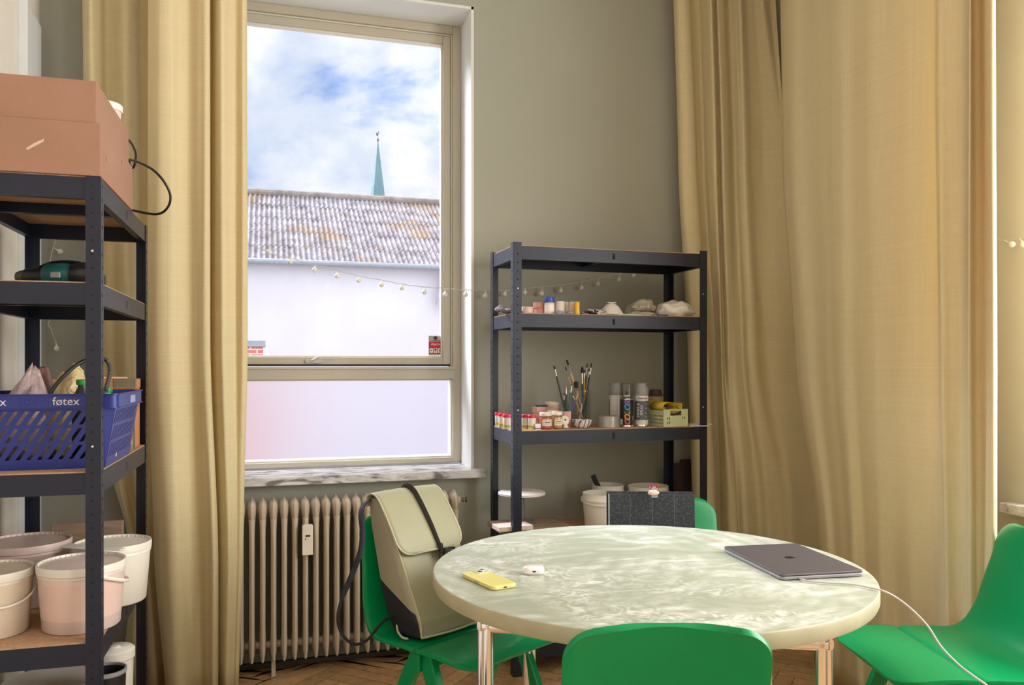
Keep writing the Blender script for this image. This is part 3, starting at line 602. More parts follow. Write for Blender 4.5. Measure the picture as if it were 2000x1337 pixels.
# ------------------------------------------------------------------ shelving units
def shelving(label, loc, rz, w, d, levels, top, long_x=True):
    t = thing('shelving_unit', label, 'shelving unit', loc, rz, 'dark metal shelving units')
    pw = 0.036; th = 0.002
    for cx, cy in ((0, 0), (w, 0), (0, d), (w, d)):
        sx = 1 if cx == 0 else -1; sy = 1 if cy == 0 else -1
        b = MB()
        xa, xb = sorted((cx, cx+sx*pw)); b.box((xa, min(cy, cy+sy*th), 0.004), (xb, max(cy, cy+sy*th), top))
        ya, yb = sorted((cy, cy+sy*pw)); b.box((min(cx, cx+sx*th), ya, 0.004), (max(cx, cx+sx*th), yb, top))
        b.cur = 1; z = 0.05
        while z < top-0.02:
            xm = cx+sx*pw*0.55; ym = cy+sy*pw*0.5; e = 0.0004
            b.box((xm-0.0035, min(cy-sy*e, cy+sy*e), z), (xm+0.0035, max(cy-sy*e, cy+sy*e), z+0.006))
            b.box((min(cx-sx*e, cx+sx*e), ym-0.0045, z), (max(cx-sx*e, cx+sx*e), ym+0.0045, z+0.009)); z += 0.035
        b.cur = 2
        for z in (top-0.19, top-0.69, 0.36): b.lathe([(0.0035, 0), (0.0025, 0.0015)], (cx+sx*pw*0.55, cy-sy*0.0, z), 8, Matrix.Rotation(R_(90*sy), 4, 'X'))
        p = b.build('post', [M_steel_dark, M_slot, M_rivet], t)
        b = MB(); b.box((min(cx-sx*.001, cx+sx*(pw+.002)), min(cy-sy*.001, cy+sy*(pw+.002)), 0), (max(cx-sx*.001, cx+sx*(pw+.002)), max(cy-sy*.001, cy+sy*(pw+.002)), 0.02)); b.build('foot', M_blackp, p)
    bh = 0.054
    for zt in levels:
        b = MB(); b.box((0.005, 0.005, zt-0.008), (w-0.005, d-0.005, zt)); b.build('shelf_board', M_chip, t)
        for k, (lo, hi) in enumerate((((pw*0.9, 0.0025, zt-0.004-bh), (w-pw*0.9, 0.005, zt-0.003)), ((pw*0.9, d-0.005, zt-0.004-bh), (w-pw*0.9, d-0.0025, zt-0.003)),
                       ((0.0025, pw*0.9, zt-0.004-bh), (0.005, d-pw*0.9, zt-0.003)), ((w-0.005, pw*0.9, zt-0.004-bh), (w-0.0025, d-pw*0.9, zt-0.003)))):
            b = MB(); b.box(lo, hi)
            # lower lip turned inwards
            if k == 0: b.box((lo[0], 0.005, lo[2]), (hi[0], 0.022, lo[2]+0.0015))
            elif k == 1: b.box((lo[0], d-0.022, lo[2]), (hi[0], d-0.005, lo[2]+0.0015))
            elif k == 2: b.box((0.005, lo[1], lo[2]), (0.022, hi[1], lo[2]+0.0015))
            else: b.box((w-0.022, lo[1], lo[2]), (w-0.005, hi[1], lo[2]+0.0015))
            bm_ = b.build('beam', M_steel_dark, t)
            if (long_x and k == 0) or (not long_x and k in (2, 3)):
                b = MB()
                if long_x: b.box((w/2-0.006, 0.002, zt-0.043), (w/2+0.006, 0.0026, zt-0.018))
                else:
                    x_ = 0.002 if k == 2 else w-0.0026; b.box((x_, d/2-0.004, zt-0.043), (x_+0.0006, d/2+0.004, zt-0.018))
                b.build('slot', M_slot, bm_)
        b = MB()
        if long_x: b.box((w/2-0.014, 0.005, zt-0.038), (w/2+0.014, d-0.005, zt-0.008))
        else: b.box((0.005, d/2-0.014, zt-0.038), (w-0.005, d/2+0.014, zt-0.008))
        b.build('cross_bar', M_steel_dark, t)
    return t
ZR = [1.770, 1.492, 1.008, 0.570, 0.125]
RS0 = Vector((0.977, 3.205, 0)); RSA = R_(0.8)
RSH = shelving('dark metal shelving unit right of the window holding art supplies', RS0, RSA, 0.90, 0.335, ZR, 1.782)
ZL = [1.757, 1.487, 1.002, 0.566, 0.12]
LSA = R_(-0.99); LW = 0.37; LD = 0.775
lc = Wp(197, z=0, d=2.10); LS0 = lc - Matrix.Rotation(LSA, 3, 'Z') @ Vector((LW, 0, 0)); LS0.z = 0
shelving('dark metal shelving unit against the left wall stacked with buckets and boxes', LS0, LSA, LW, LD, ZL, 1.7565, long_x=False)

# ------------------------------------------------------------------ radiator
def radiator():
    x0 = -0.046-1*0.0422; n = 22; pitch = 0.0422; Yc = 3.53; zb, zt = 0.075, 0.722
    t = thing('radiator', 'old cream column radiator under the window', 'radiator', (x0, Yc, 0))
    def ell(cx, cy, a, bb, z, seg=14):
        return [Vector((cx+a*math.cos(2*math.pi*k/seg), cy+bb*math.sin(2*math.pi*k/seg), z)) for k in range(seg)]
    def section(x):
        b = MB()
        for cy in (-0.052, 0.0, 0.052):
            prof = [(0.006, zb+0.0), (0.010, zb+0.03), (0.0118, zb+0.08), (0.0112, zb+0.16), (0.0112, zt-0.15), (0.0120, zt-0.10), (0.0135, zt-0.07)]
            b.loft([ell(x, cy, a, 0.021, z, 12) for a, z in prof])
        hd = [(0.0120, 0.058, zt-0.095), (0.0160, 0.066, zt-0.072), (0.0200, 0.071, zt-0.050), (0.0208, 0.072, zt-0.036), (0.0196, 0.070, zt-0.022), (0.0155, 0.066, zt-0.010), (0.0085, 0.060, zt-0.003), (0.0035, 0.056, zt+0.001), (0.0012, 0.050, zt+0.010)]
        b.loft([ell(x, 0, a, bb, z, 18) for a, bb, z in hd])
        ft = [(0.001, 0.045, zb-0.012), (0.006, 0.056, zb), (0.013, 0.064, zb+0.016), (0.0150, 0.066, zb+0.035), (0.0155, 0.066, zb+0.055), (0.0140, 0.064, zb+0.075), (0.0115, 0.058, zb+0.095)]
        b.loft([ell(x, 0, a, bb, z, 18) for a, bb, z in ft])
        return b
    s0 = section(0).build('radiator_section', M_rad, t, smooth=True, autos=50)
    for k in range(1, n):
        c = s0.copy(); COL.objects.link(c); c.parent = t; c.location = (k*pitch, 0, 0)
    xe = (n-1)*pitch
    b = MB(); b.tube([(xe+0.012, 0, zt-0.04), (xe+0.03, 0, zt-0.04)], 0.018, 16); b.build('end_plug', M_rad, t, smooth=True)
    b = MB(); b.tube([(xe+0.03, 0, zt-0.04), (xe+0.062, 0, zt-0.04)], 0.005, 10); b.lathe([(0.010, 0), (0.010, 0.004)], (xe+0.045, 0, zt-0.04), 14, Matrix.Rotation(R_(90), 4, 'Y')); b.lathe([(0.013, 0), (0.011, 0.006)], (xe+0.058, 0, zt-0.04), 14, Matrix.Rotation(R_(90), 4, 'Y')); b.build('bleed_valve', mat('tarnished_brass', srgb(120, 108, 84), 0.4, 0.7), t, smooth=True)
    for k in (3, n-4):
        b = MB(); b.box((k*pitch-0.008, -0.03, 0.0), (k*pitch+0.008, 0.03, zb+0.01)); b.build('foot', M_rad, t)
    for z in (zb+0.05, zt-0.04):
        b = MB(); b.tube([(0, 0, z), (xe, 0, z)], 0.016, 12); b.build('hub_pipe', M_rad, t, smooth=True)
    p0 = Wp(590, 1083, Y=Yc-0.085); p1 = Wp(611, 1023, Y=Yc-0.085)
    m = thing('heat_meter', 'small white heat meter clipped to the front of the radiator', 'heat meter', (p0.x, Yc-0.073, p0.z))
    w, h = p1.x-p0.x, p1.z-p0.z
    b = MB(); b.prism([(0, 0), (w, 0), (w, h*0.97), (w*0.9, h), (w*0.1, h), (0, h*0.97)], 0.026, Matrix.Rotation(R_(90), 4, 'X')); b.build('housing', mat('meter_white', srgb(236, 226, 210), 0.35), m, bevel=0.003)
    b = MB(); b.box((w*0.30, -0.0268, h*0.61), (w*0.74, -0.026, h*0.67)); b.build('display', M_blackp, m)
    b = MB(); b.lathe([(0.003, 0), (0.003, 0.0008)], (w*0.32, -0.026, h*0.54), 12, Matrix.Rotation(R_(90), 4, 'X')); b.build('sensor_dot', M_blackp, m)
radiator()

# ------------------------------------------------------------------ round table
TC = Vector((0.977, 1.985, 0)); TR = 0.568; TZ = 0.74
tb = thing('round_table', 'large round pale green table with chalky smears and chrome legs', 'table', TC)
b = MB(); b.lathe([(TR-0.010, TZ-0.040), (TR-0.003, TZ-0.037), (TR, TZ-0.030), (TR, TZ-0.006), (TR-0.0015, TZ-0.0015), (TR-0.004, TZ)], seg=128)
tt = b.build('table_top', [table_mat(), mat('beige_table_edge', srgb(172, 166, 136), 0.45, var=0.10, scale=14)], tb, smooth=True, autos=30)
for p in tt.data.polygons: p.material_index = 0 if p.normal.z > 0.9 else 1
legs = [Vector((-0.490, -0.190)), Vector((0.155, -0.512)), Vector((0.490, 0.190)), Vector((-0.158, 0.510))]
legs = [l*1.03 for l in legs]
for i in range(4):
    a, c = legs[i], legs[(i+1) % 4]; dr = (c-a).normalized(); nrm = Vector((dr.y, -dr.x))
    a2 = a+dr*0.014; c2 = c-dr*0.014; r = 0.0125; zt = TZ-0.040-r-0.002
    b = MB()
    for q in (a2, c2):
        b.prism(rrect(0.025, 0.025, 0.008, 4), zt+r, Matrix.Translation((q.x, q.y, 0.0)) @ Matrix.Rotation(math.atan2(dr.y, dr.x), 4, 'Z'))
    Mx = Matrix.Translation((a2.x-dr.x*r, a2.y-dr.y*r, zt)) @ Matrix.Rotation(math.atan2(dr.y, dr.x), 4, 'Z') @ Matrix.Rotation(R_(90), 4, 'Y')
    b.prism(rrect(0.025, 0.025, 0.008, 4), (c2-a2).length+2*r, Mx)
    b.build('leg_frame', M_chrome, tb, smooth=True, autos=50)

# ------------------------------------------------------------------ green chairs
def chair_proto(label):
    t = thing('chair', label, 'chair', (0, 0, 0), 0, 'green shell chairs around the round table')
    def shell(prof, wid, r0, r1, dish, name):
        # prof: list of (y,z) ; width by arc position; r0/r1 corner radius at start/end
        P = crom([(0, y, z) for y, z in prof], 8); s = [0]
        for i in range(1, len(P)): s.append(s[-1]+(P[i]-P[i-1]).length)
        L = s[-1]
        def at(q):
            for i in range(1, len(s)):
                if s[i] >= q-1e-9: break
            f = (q-s[i-1])/max(1e-9, s[i]-s[i-1]); p = P[i-1].lerp(P[i], f); tg = (P[i]-P[i-1]).normalized(); return p, Vector((0, -tg.z, tg.y))
        qs = [r0*(1-math.cos(math.pi/2*k/7)) for k in range(8)] + [r0+(L-r0-r1)*k/22 for k in range(1, 22)] + [L-r1+r1*math.sin(math.pi/2*k/9) for k in range(10)]
        rings = []
        for q in qs:
            p, nn = at(min(q, L)); f = q/L; W = wid(f)/2
            if q < r0: W = W-r0+math.sqrt(max(0, r0*r0-(r0-q)**2))
            if q > L-r1: W = W-r1+math.sqrt(max(0, r1*r1-(q-(L-r1))**2))
            ring = []
            for k in range(25):
                u = -1+2*k/24; ds = dish(f)*(u*u-0.0)
                v = Vector((u*W, p.y, p.z)) + nn*ds; ring.append(v)
            rings.append(ring)
        b = MB(); b.loft(rings, caps=False, closed=False)
        o = b.build(name, M_green, t, smooth=True, autos=0, solid=0.012)
        md = o.modifiers.new('bevel', 'BEVEL'); md.width = 0.003; md.segments = 2; md.limit_method = 'ANGLE'; md.angle_limit = R_(60)
        return o
    back = [(-0.002, 0.440), (-0.02, 0.452), (-0.10, 0.449), (-0.165, 0.452), (-0.205, 0.475), (-0.228, 0.53), (-0.248, 0.62), (-0.272, 0.71), (-0.295, 0.795)]
    shell(back, lambda f: 0.46 if f < 0.35 else 0.46-0.075*min(1, (f-0.35)/0.45), 0.02, 0.065, lambda f: 0.0 if f < 0.25 else 0.022*min(1, (f-0.25)/0.3), 'back_shell')
    front = [(0.002, 0.440), (0.02, 0.453), (0.10, 0.456), (0.17, 0.450), (0.215, 0.436)]
    shell(front, lambda f: 0.46-0.01*f, 0.02, 0.075, lambda f: -0.004*f, 'seat_front')
    b = MB(); b.box((-0.215, -0.012, 0.385), (0.215, 0.012, 0.440)); b.build('seat_beam', M_green, t, bevel=0.004)
    for sx in (-1, 1):
        for y1 in (0.205, -0.225):
            b = MB(); sgn = 1 if y1 > 0 else -1
            top = Vector((sx*0.185, sgn*0.012, 0.438)); bot = Vector((sx*0.215, y1, 0.0))
            def ring(p, wy, wx): return [Vector((p.x+sx_*wx/2, p.y+sy_*wy/2, p.z)) for sx_, sy_ in ((-1,-1),(1,-1),(1,1),(-1,1))]
            b.loft([ring(top, 0.062, 0.026), ring(top.lerp(bot, 0.2)+Vector((0,sgn*0.006,0)), 0.056, 0.026), ring(top.lerp(bot, 0.6), 0.044, 0.025), ring(bot, 0.030, 0.022)])
            b.build('leg', M_green, t, bevel=0.004)
    for y1 in (0.10, -0.11):
        b = MB(); 
    return t
ch1 = chair_proto('green chair under the window, with a khaki backpack on its seat')
ch1.location = (0.609, 2.462, 0); f1 = Vector((0.5, -0.866)); ch1.rotation_euler.z = math.atan2(-f1.x, f1.y)
def place_chair(x, y, fx, fy, label):
    c = copy_tree(ch1); c.location = (x, y, 0); c.rotation_euler = (0, 0, math.atan2(-fx, fy)); c['label'] = label; return c
ca, sa = 0.2901, 0.957
bk2 = Wp(1302, z=0, d=1.515); place_chair(bk2.x+ca*0.29, bk2.y+sa*0.29, ca, sa, 'green chair in the foreground seen from behind, backrest towards the camera')
place_chair(1.845, 1.895, -0.964, 0.264, 'bright green chair on the right, in front of the curtain')
bk4 = Wp(1294, z=0, d=2.95); place_chair(bk4.x-0.30*0.29, bk4.y-0.957*0.29, -0.30, -0.954, 'green chair behind the table, its back draped with a black folder')

# ------------------------------------------------------------------ backpack on the chair under the window
M_khaki = mat('khaki_rubberised_cloth', srgb(156, 153, 124), 0.50, var=0.05, scale=6, bump=0.05, bscale=14)
M_khakiL = mat('light_khaki_piping', srgb(186, 180, 150), 0.5)
M_strap = mat('dark_brown_strap', srgb(48, 42, 46), 0.5)
M_navy = mat('black_navy_lining', srgb(18, 20, 32), 0.7)
def backpack():
    t = thing('backpack', 'khaki backpack with dark straps leaning on the green chair under the window', 'backpack', ch1.location, ch1.rotation_euler.z)
    cx = 0.064
    lv = [(0.4585, -0.085, 0.10, 0.225), (0.470, -0.078, 0.135, 0.250), (0.52, -0.092, 0.155, 0.266), (0.60, -0.128, 0.140, 0.270), (0.70, -0.170, 0.118, 0.264), (0.78, -0.208, 0.098, 0.256), (0.84, -0.238, 0.066, 0.246), (0.858, -0.246, 0.040, 0.238)]
    def ring(z, c, dp, w):
        P = rrect(w, dp, min(0.022, dp*0.45), 4, cx, c)
        out = []
        for x, y in P:
            k = 1 if y > c else 0
            bulge = 0.016*k*math.cos((x-cx)/w*math.pi)
            out.append(Vector((x, y+bulge, z + (0.010*math.cos((x-cx)/w*math.pi) if z > 0.85 else 0))))
        return out
    fine = []
    for i in range(len(lv)-1):
        for k in range(10):
            q = k/10; fine.append(tuple(lv[i][j]*(1-q)+lv[i+1][j]*q for j in range(4)))
    fine.append(lv[-1])
    b = MB(); b.loft([ring(*f) for f in fine])
    ms, N, L, Pn = nodes_mat('khaki_side_over_black_base')
    tc = N.new('ShaderNodeTexCoord'); sp = N.new('ShaderNodeSeparateXYZ'); L.new(tc.outputs['Object'], sp.inputs[0])
    ma = N.new('ShaderNodeMath'); ma.operation = 'MULTIPLY_ADD'; ma.inputs[1].default_value = 0.5; ma.inputs[2].default_value = 0.08; L.new(sp.outputs['Y'], ma.inputs[0])
    md = N.new('ShaderNodeMath'); md.operation = 'ADD'; L.new(ma.outputs[0], md.inputs[0]); L.new(sp.outputs['Z'], md.inputs[1])
    gt = N.new('ShaderNodeMath'); gt.operation = 'GREATER_THAN'; gt.inputs[1].default_value = 0.605; L.new(md.outputs[0], gt.inputs[0])
    mx = N.new('ShaderNodeMix'); mx.data_type = 'RGBA'; L.new(gt.outputs[0], mx.inputs[0]); mx.inputs[6].default_value = srgb(18, 20, 32)+(1,); mx.inputs[7].default_value = srgb(150, 144, 122)+(1,)
    L.new(mx.outputs[2], Pn.inputs['Base Color']); Pn.inputs['Roughness'].default_value = 0.6
    o = b.build('bag_body', [M_khaki, M_navy, ms], t, smooth=True, autos=60)
    for p in o.data.polygons:
        cz = p.center.z; cyy = p.center.y; c = 0
        side = abs(p.center.x-cx) > 0.111 and p.normal.y < 0.65
        if side: c = 2
        if p.normal.y < -0.5 or p.normal.z < -0.6: c = 1
        p.material_index = c
    def frontY(z):
        for i in range(len(lv)-1):
            if lv[i][0] <= z <= lv[i+1][0]:
                q = (z-lv[i][0])/(lv[i+1][0]-lv[i][0]); return (lv[i][1]+lv[i][2]/2)*(1-q)+(lv[i+1][1]+lv[i+1][2]/2)*q
        return lv[-1][1]+lv[-1][2]/2
    # piping round the front panel
    for s in (-1, 1):
        pts = [Vector((cx+s*0.121, frontY(z)+0.001, z)) for z in [0.475+0.02*k for k in range(19)]]
        b = MB(); b.tube(pts, 0.0032, 8); b.build('piping', M_khakiL, t, smooth=True)
    b = MB(); b.tube([Vector((cx-0.121+0.242*k/12, frontY(0.478)+0.002+0.014*math.sin(math.pi*k/12), 0.474)) for k in range(13)], 0.0035, 8); b.build('piping', M_khakiL, t, smooth=True)
    # flap
    path = [(-0.268, 0.835), (-0.262, 0.866), (-0.240, 0.878), (-0.210, 0.868)] + [(frontY(z)+0.022, z) for z in (0.835, 0.80, 0.765, 0.73, 0.705)]
    P = crom([(0, y, z) for y, z in path], 5); L = len(P); rings = []
    for i, p in enumerate(P):
        f = i/(L-1); w = 0.128 + 0.005*f; r = 0.055; rem = (1-f)*0.26
        if rem < r: w = w-r+math.sqrt(max(0, r*r-(r-rem)**2))
        rings.append([Vector((cx+w*(-1+2*k/18), p.y+0.010*math.cos((-1+2*k/18)*1.5)*f, p.z-0.004*abs(-1+2*k/18)**3)) for k in range(19)])
    b = MB(); b.loft(rings, caps=False, closed=False); fl = b.build('flap', M_khaki, t, smooth=True, autos=0, solid=0.004)
    rim = [r[0] for r in rings] + rings[-1][1:-1] + [r[-1] for r in reversed(rings)]
    b = MB(); b.tube(rim, 0.0030, 8); b.build('flap_edge', M_khakiL, fl, smooth=True)
    # centre strap with hook
    sx = cx-0.004
    pts = [Vector((sx+0.004-0.010*i/(L-1), p.y+0.0145, p.z+0.006)) for i, p in enumerate(P)]
    b = MB(); b.tube(pts[4:], 0.011, 8, flat=(1, 0.17)); st = b.build('closing_strap', M_strap, t, smooth=True)
    e = pts[-1]
    b = MB(); b.tube([e+Vector((0, 0.002, 0.01)), e+Vector((-0.004, 0.006, -0.018))], 0.008, 10)
    b.tube([e+Vector((-0.004+0.012*math.sin(a), 0.008, -0.034-0.015*math.cos(a))) for a in [2*math.pi*k/16 for k in range(17)]], 0.0024, 6, caps=False); b.build('snap_hook', M_blackp, st, smooth=True)
    b = MB(); b.tube([e+Vector((-0.030+0.020*math.cos(a), 0.016*math.sin(a)+0.012, -0.02)) for a in [2*math.pi*k/16 for k in range(17)]], 0.011, 8, flat=(0.18, 1.3), caps=False); b.build('strap_loop', M_strap, st, smooth=True)
    b = MB(); b.tube(crom([(cx-0.088, frontY(0.66)+0.012, 0.66), (cx-0.104, frontY(0.62)+0.022, 0.62), (cx-0.100, frontY(0.585)+0.014, 0.585)], 5), 0.009, 8, flat=(1, 0.3)); b.build('strap_end', M_navy, st, smooth=True)
    b = MB(); b.lathe([(0.007, -0.002), (0.007, 0.004), (0.004, 0.006)], (cx+0.105, frontY(0.765)+0.010, 0.765), 14, Matrix.Rotation(R_(-90), 4, 'X')); b.build('snap_button', M_blackp, t, smooth=True)
    # loose shoulder strap hanging beside the chair
    pp = [(722,976,2.56),(711,985,2.53),(705,1003,2.49),(708,1040,2.45),(703,1080,2.43),(684,1130,2.42),(668,1168,2.41),(660,1205,2.40),(667,1236,2.40),(690,1257,2.40),(716,1250,2.41),(738,1224,2.43),(752,1210,2.45),(770,1204,2.47),(790,1206,2.49)]
    Mi = (Matrix.Translation(t.location) @ Matrix.Rotation(t.rotation_euler.z, 4, 'Z')).inverted()
    b = MB(); b.tube(crom([Mi @ Wp(x, y, d=dd) for x, y, dd in pp], 5), [0.0085]*30+[0.005]*41, 8, flat=(1.0, 0.35)); b.build('shoulder_strap', M_navy, t, smooth=True)
    b = MB(); b.tube(crom([Mi @ Wp(x, y, d=dd) for x, y, dd in [(781,1200,2.50),(776,1215,2.48),(777,1232,2.46),(786,1244,2.44),(797,1247,2.43)]], 5), 0.0035, 8); b.build('piping', M_khakiL, t, smooth=True)
backpack()

# ------------------------------------------------------------------ things on the table
def quad_frame(A, B, C, D):
    """centre, angle, length (A-B) and width from four corners"""
    c = (A+B+C+D)/4; u = ((B-A)+(C-D))/2; v = ((D-A)+(C-B))/2
    return c, math.atan2(u.y, u.x), u.length, v.length
TS = TZ+0.0005
A, B, C, D = [Wp(x, y, z=TS+0.016) if False else Wp(x, y, z=None, d=FPX*(H-TS-0.015)/(y-HY)) for x, y in ((1411,1066),(1530,1124),(1684,1112),(1556,1061))]
c, a, l1, l2 = quad_frame(A, B, C, D)
lp = thing('laptop', 'closed dark grey laptop lying on the round table', 'laptop', (c.x, c.y, TS), a)
M_alu = mat('space_grey_aluminium', srgb(104, 98, 102), 0.42, 0.6, var=0.02); M_alu2 = mat('grey_aluminium_base', srgb(150, 146, 152), 0.4, 0.6, var=0.02)
b = MB(); b.prism(rrect(l1, l2, 0.011, 6), 0.0085, z0=0.0015); b.build('base', M_alu2, lp, bevel=0.002)
b = MB(); b.prism(rrect(l1, l2, 0.011, 6), 0.0050, z0=0.0108); lid = b.build('lid', M_alu, lp, bevel=0.0016)
b = MB()
for sx, sy in ((-1,-1),(1,-1),(1,1),(-1,1)): b.lathe([(0.006, 0), (0.006, 0.0016)], (sx*(l1/2-0.03), sy*(l2/2-0.03), 0), 12)
b.build('rubber_feet', M_black, lp)
apple = [(0,.62),(.18,.70),(.40,.66),(.56,.50),(.47,.38),(.42,.20),(.46,.02),(.62,-.12),(.52,-.36),(.36,-.58),(.20,-.64),(0,-.58),(-.20,-.64),(-.38,-.56),(-.56,-.30),(-.64,-.02),(-.62,.28),(-.50,.54),(-.28,.70),(-.10,.66)]
s_ = 0.021
b = MB(); b.prism([(x*s_, y*s_) for x, y in apple], 0.0002, Matrix.Rotation(R_(0), 4, 'Z'), z0=0.0158); b.prism([(x*s_, y*s_) for x, y in [(0.02,.78),(.06,.95),(.22,1.10),(.26,1.12),(.24,.98),(.14,.82)]], 0.0002, z0=0.0158)
b.build('fruit_emblem', mat('mirror_black_emblem', (0.02, 0.02, 0.022), 0.15, 0.8), lid)
# charging cable
cp = [Wp(1543, 1122, z=None, d=FPX*(H-TS-0.006)/(1122-HY))]
cps = [(1556,1127),(1575,1133),(1612,1137),(1660,1140),(1700,1147),(1724,1153)]
pts = [Wp(x, y, d=FPX*(H-TS-0.004)/(y-HY)) for x, y in cps]
pts += [Wp(1750, 1166, d=1.92), Wp(1780,1189,d=1.90), Wp(1812,1222,d=1.87), Wp(1838,1262,d=1.84), Wp(1872,1297,d=1.80), Wp(1905,1322,d=1.76), Wp(1945,1350,d=1.72), Wp(1990,1385,d=1.68)]
cb = thing('charging_cable', 'pale braided charging cable running from the laptop over the table edge', 'cable', (pts[0].x, pts[0].y, TS))
off = Vector(cb.location)
b = MB(); b.tube(crom([p-off for p in pts], 8), 0.0023, 8); b.build('cord', mat('pale_braided_cord', srgb(196, 188, 182), 0.6), cb, smooth=True)
b = MB(); b.tube([Wp(1538, 1123.5, d=FPX*(H-TS-0.006)/(1123.5-HY))-off, pts[0]-off], 0.0042, 10); b.build('plug', M_paper, cb, smooth=True)
# phone
A, B, C, D = [Wp(x, y, d=FPX*(H-TS-0.008)/(y-HY)) for x, y in ((904,1120),(964,1149),(1009,1138),(941,1111))]
c, a, l1, l2 = quad_frame(A, B, C, D)
ph = thing('phone', 'phone in a yellow case lying face down on the table', 'phone', (c.x, c.y, TS), a)
M_yel = mat('yellow_phone_case', srgb(216, 204, 122), 0.35, var=0.03)
b = MB(); b.prism(rrect(l1, l2, 0.012, 6), 0.0105, z0=0.0); b.build('case', M_yel, ph, bevel=0.003)
b = MB(); b.prism(rrect(0.034, 0.036, 0.009, 5, -l1/2+0.022, l2/2-0.023), 0.0016, z0=0.0104); cbm = b.build('camera_block', mat('pale_glass_back', srgb(232, 226, 190), 0.1, coat=1), ph, bevel=0.0006)
for dx, dy in ((-0.008, 0.008), (0.008, -0.008)):
    b = MB(); b.lathe([(0.0066, 0), (0.0066, 0.0014), (0.0052, 0.0018)], (-l1/2+0.022+dx, l2/2-0.023+dy, 0.0119), 16); ln = b.build('lens_ring', M_chrome, cbm, smooth=True)
    b = MB(); b.lathe([(0.0048, 0), (0.0048, 0.0004)], (-l1/2+0.022+dx, l2/2-0.023+dy, 0.0137), 16); b.build('lens', M_blackp, cbm)
b = MB(); b.box((l1/2-0.0004, -0.0045, 0.0035), (l1/2+0.0003, 0.0045, 0.0066)); b.build('charging_port', M_blackp, ph)
b = MB(); b.box((-0.006, -l2/2-0.0008, 0.0038), (0.014, -l2/2+0.0002, 0.0068)); b.build('side_button', mat('dull_gold', srgb(150, 142, 96), 0.4), ph)
# earbud case
c = Wp(1042, 0, d=FPX*(H-TS-0.010)/(1112-HY)); 
eb = thing('earbud_case', 'small white rounded earbud case on the table behind the phone', 'earbud case', (c.x, c.y, TS), -YAW+R_(4))
b = MB(); W_, D_, H_ = 0.056, 0.040, 0.0205; rings = []
for k in range(13):
    a_ = -math.pi/2+math.pi*k/12; s1 = math.cos(a_)**0.55 if abs(math.cos(a_)) > 1e-6 else 0.0
    z = H_/2+H_/2*math.sin(a_); q = 0.010*(1-s1)+0.00
    ww, dd = W_-2*q-0.0002, D_-2*q-0.0002
    if k in (0, 12): ww, dd = W_-0.020, D_-0.020
    rings.append([Vector((x, y, z)) for x, y in rrect(ww, dd, min(dd/2-0.001, 0.016), 6)])
b.loft(rings); b.build('shell', mat('glossy_white_shell', srgb(236, 228, 226), 0.18, coat=0.5, var=0.01), eb, smooth=True, autos=60)
b = MB(); b.box((-0.004, -D_/2-0.0004, 0.0085), (0.004, -D_/2+0.002, 0.0118)); b.build('charging_port', M_blackp, eb)

# ------------------------------------------------------------------ string lights
def lights_string(label, pts, bulbs, loc, hang=0.022, group='strings of small white globe lights'):
    t = thing('string_lights', label, 'string lights', loc, 0, group)
    o = Vector(loc); M_w = mat('white_cable', srgb(206, 200, 190), 0.5)
    P = crom([p-o for p in pts], 8)
    b = MB(); b.tube(P, 0.0012, 6)
    b.tube([p+Vector((0, -0.002, 0.0022*math.sin(i*1.3))) for i, p in enumerate(P)], 0.0010, 6); b.build('wire', M_w, t, smooth=True)
    M_b = mat('frosted_globe', srgb(232, 228, 218), 0.35)
    for q, top in bulbs:
        q = q-o; tp = top-o
        b = MB(); k = (q-tp).normalized(); b.tube([tp, q-k*0.010], 0.0016, 6); b.tube([q-k*0.016, q-k*0.008], [0.003, 0.004], 8)
        bm = bmesh.new(); bmesh.ops.create_uvsphere(bm, u_segments=14, v_segments=10, radius=0.0105)
        vs = [v.co+q for v in bm.verts]; idx = {v: i for i, v in enumerate(bm.verts)}; b.add(vs, [tuple(idx[v] for v in f.verts) for f in bm.faces]); bm.free()
        b.build('bulb', M_b, t, smooth=True)
    return t
YS = 3.615
wp = [(470,470),(500,482),(545,500),(572,505),(612,517),(658,528),(702,539),(747,547),(787,555),(828,560),(867,563),(910,566),(950,567),(985,567),(1024,563),(1058,560),(1095,556),(1135,550),(1167,543),(1206,535),(1236,527),(1262,522)]
bl = [(525,492),(567,511),(614.5,527),(658.5,538.5),(700.5,547.5),(745.5,556),(785,562),(829,570.5),(869,575),(909.5,575),(948,577),(986,574),(1025,571),(1058,573),(1095,567.5),(1136,562),(1168,555),(1209,546),(1238,538)]
pw_ = [Wp(x, y, Y=YS) for x, y in wp]
def wire_at(x):
    for i in range(len(wp)-1):
        if wp[i][0] <= x <= wp[i+1][0]:
            q = (x-wp[i][0])/(wp[i+1][0]-wp[i][0]); return wp[i][1]*(1-q)+wp[i+1][1]*q
lights_string('long string of small white globe lights sagging across the window past the right shelving unit', pw_, [(Wp(x, y, Y=YS-0.002), Wp(x+1.5, wire_at(x), Y=YS)) for x, y in bl], (pw_[0].x, YS, pw_[0].z))
pl = [Wp(x, y, Y=3.62) for x, y in ((112,455),(104,462),(108,470),(105,480),(100,500),(97,520),(94,560),(96,600),(97,622),(94,634),(99,640),(104,655),(109,668))]
lights_string('end of the white globe light string dangling on the wall behind the left shelving unit', pl, [(Wp(118, 491, Y=3.618), Wp(105, 484, Y=3.62)), (Wp(111, 680, Y=3.618), Wp(109, 666, Y=3.62))], tuple(pl[0]))
pr = [Wp(x, y, X=2.47) for x, y in ((1938,470),(1955,469),(1968,470),(1985,467),(2005,466),(2040,464))]
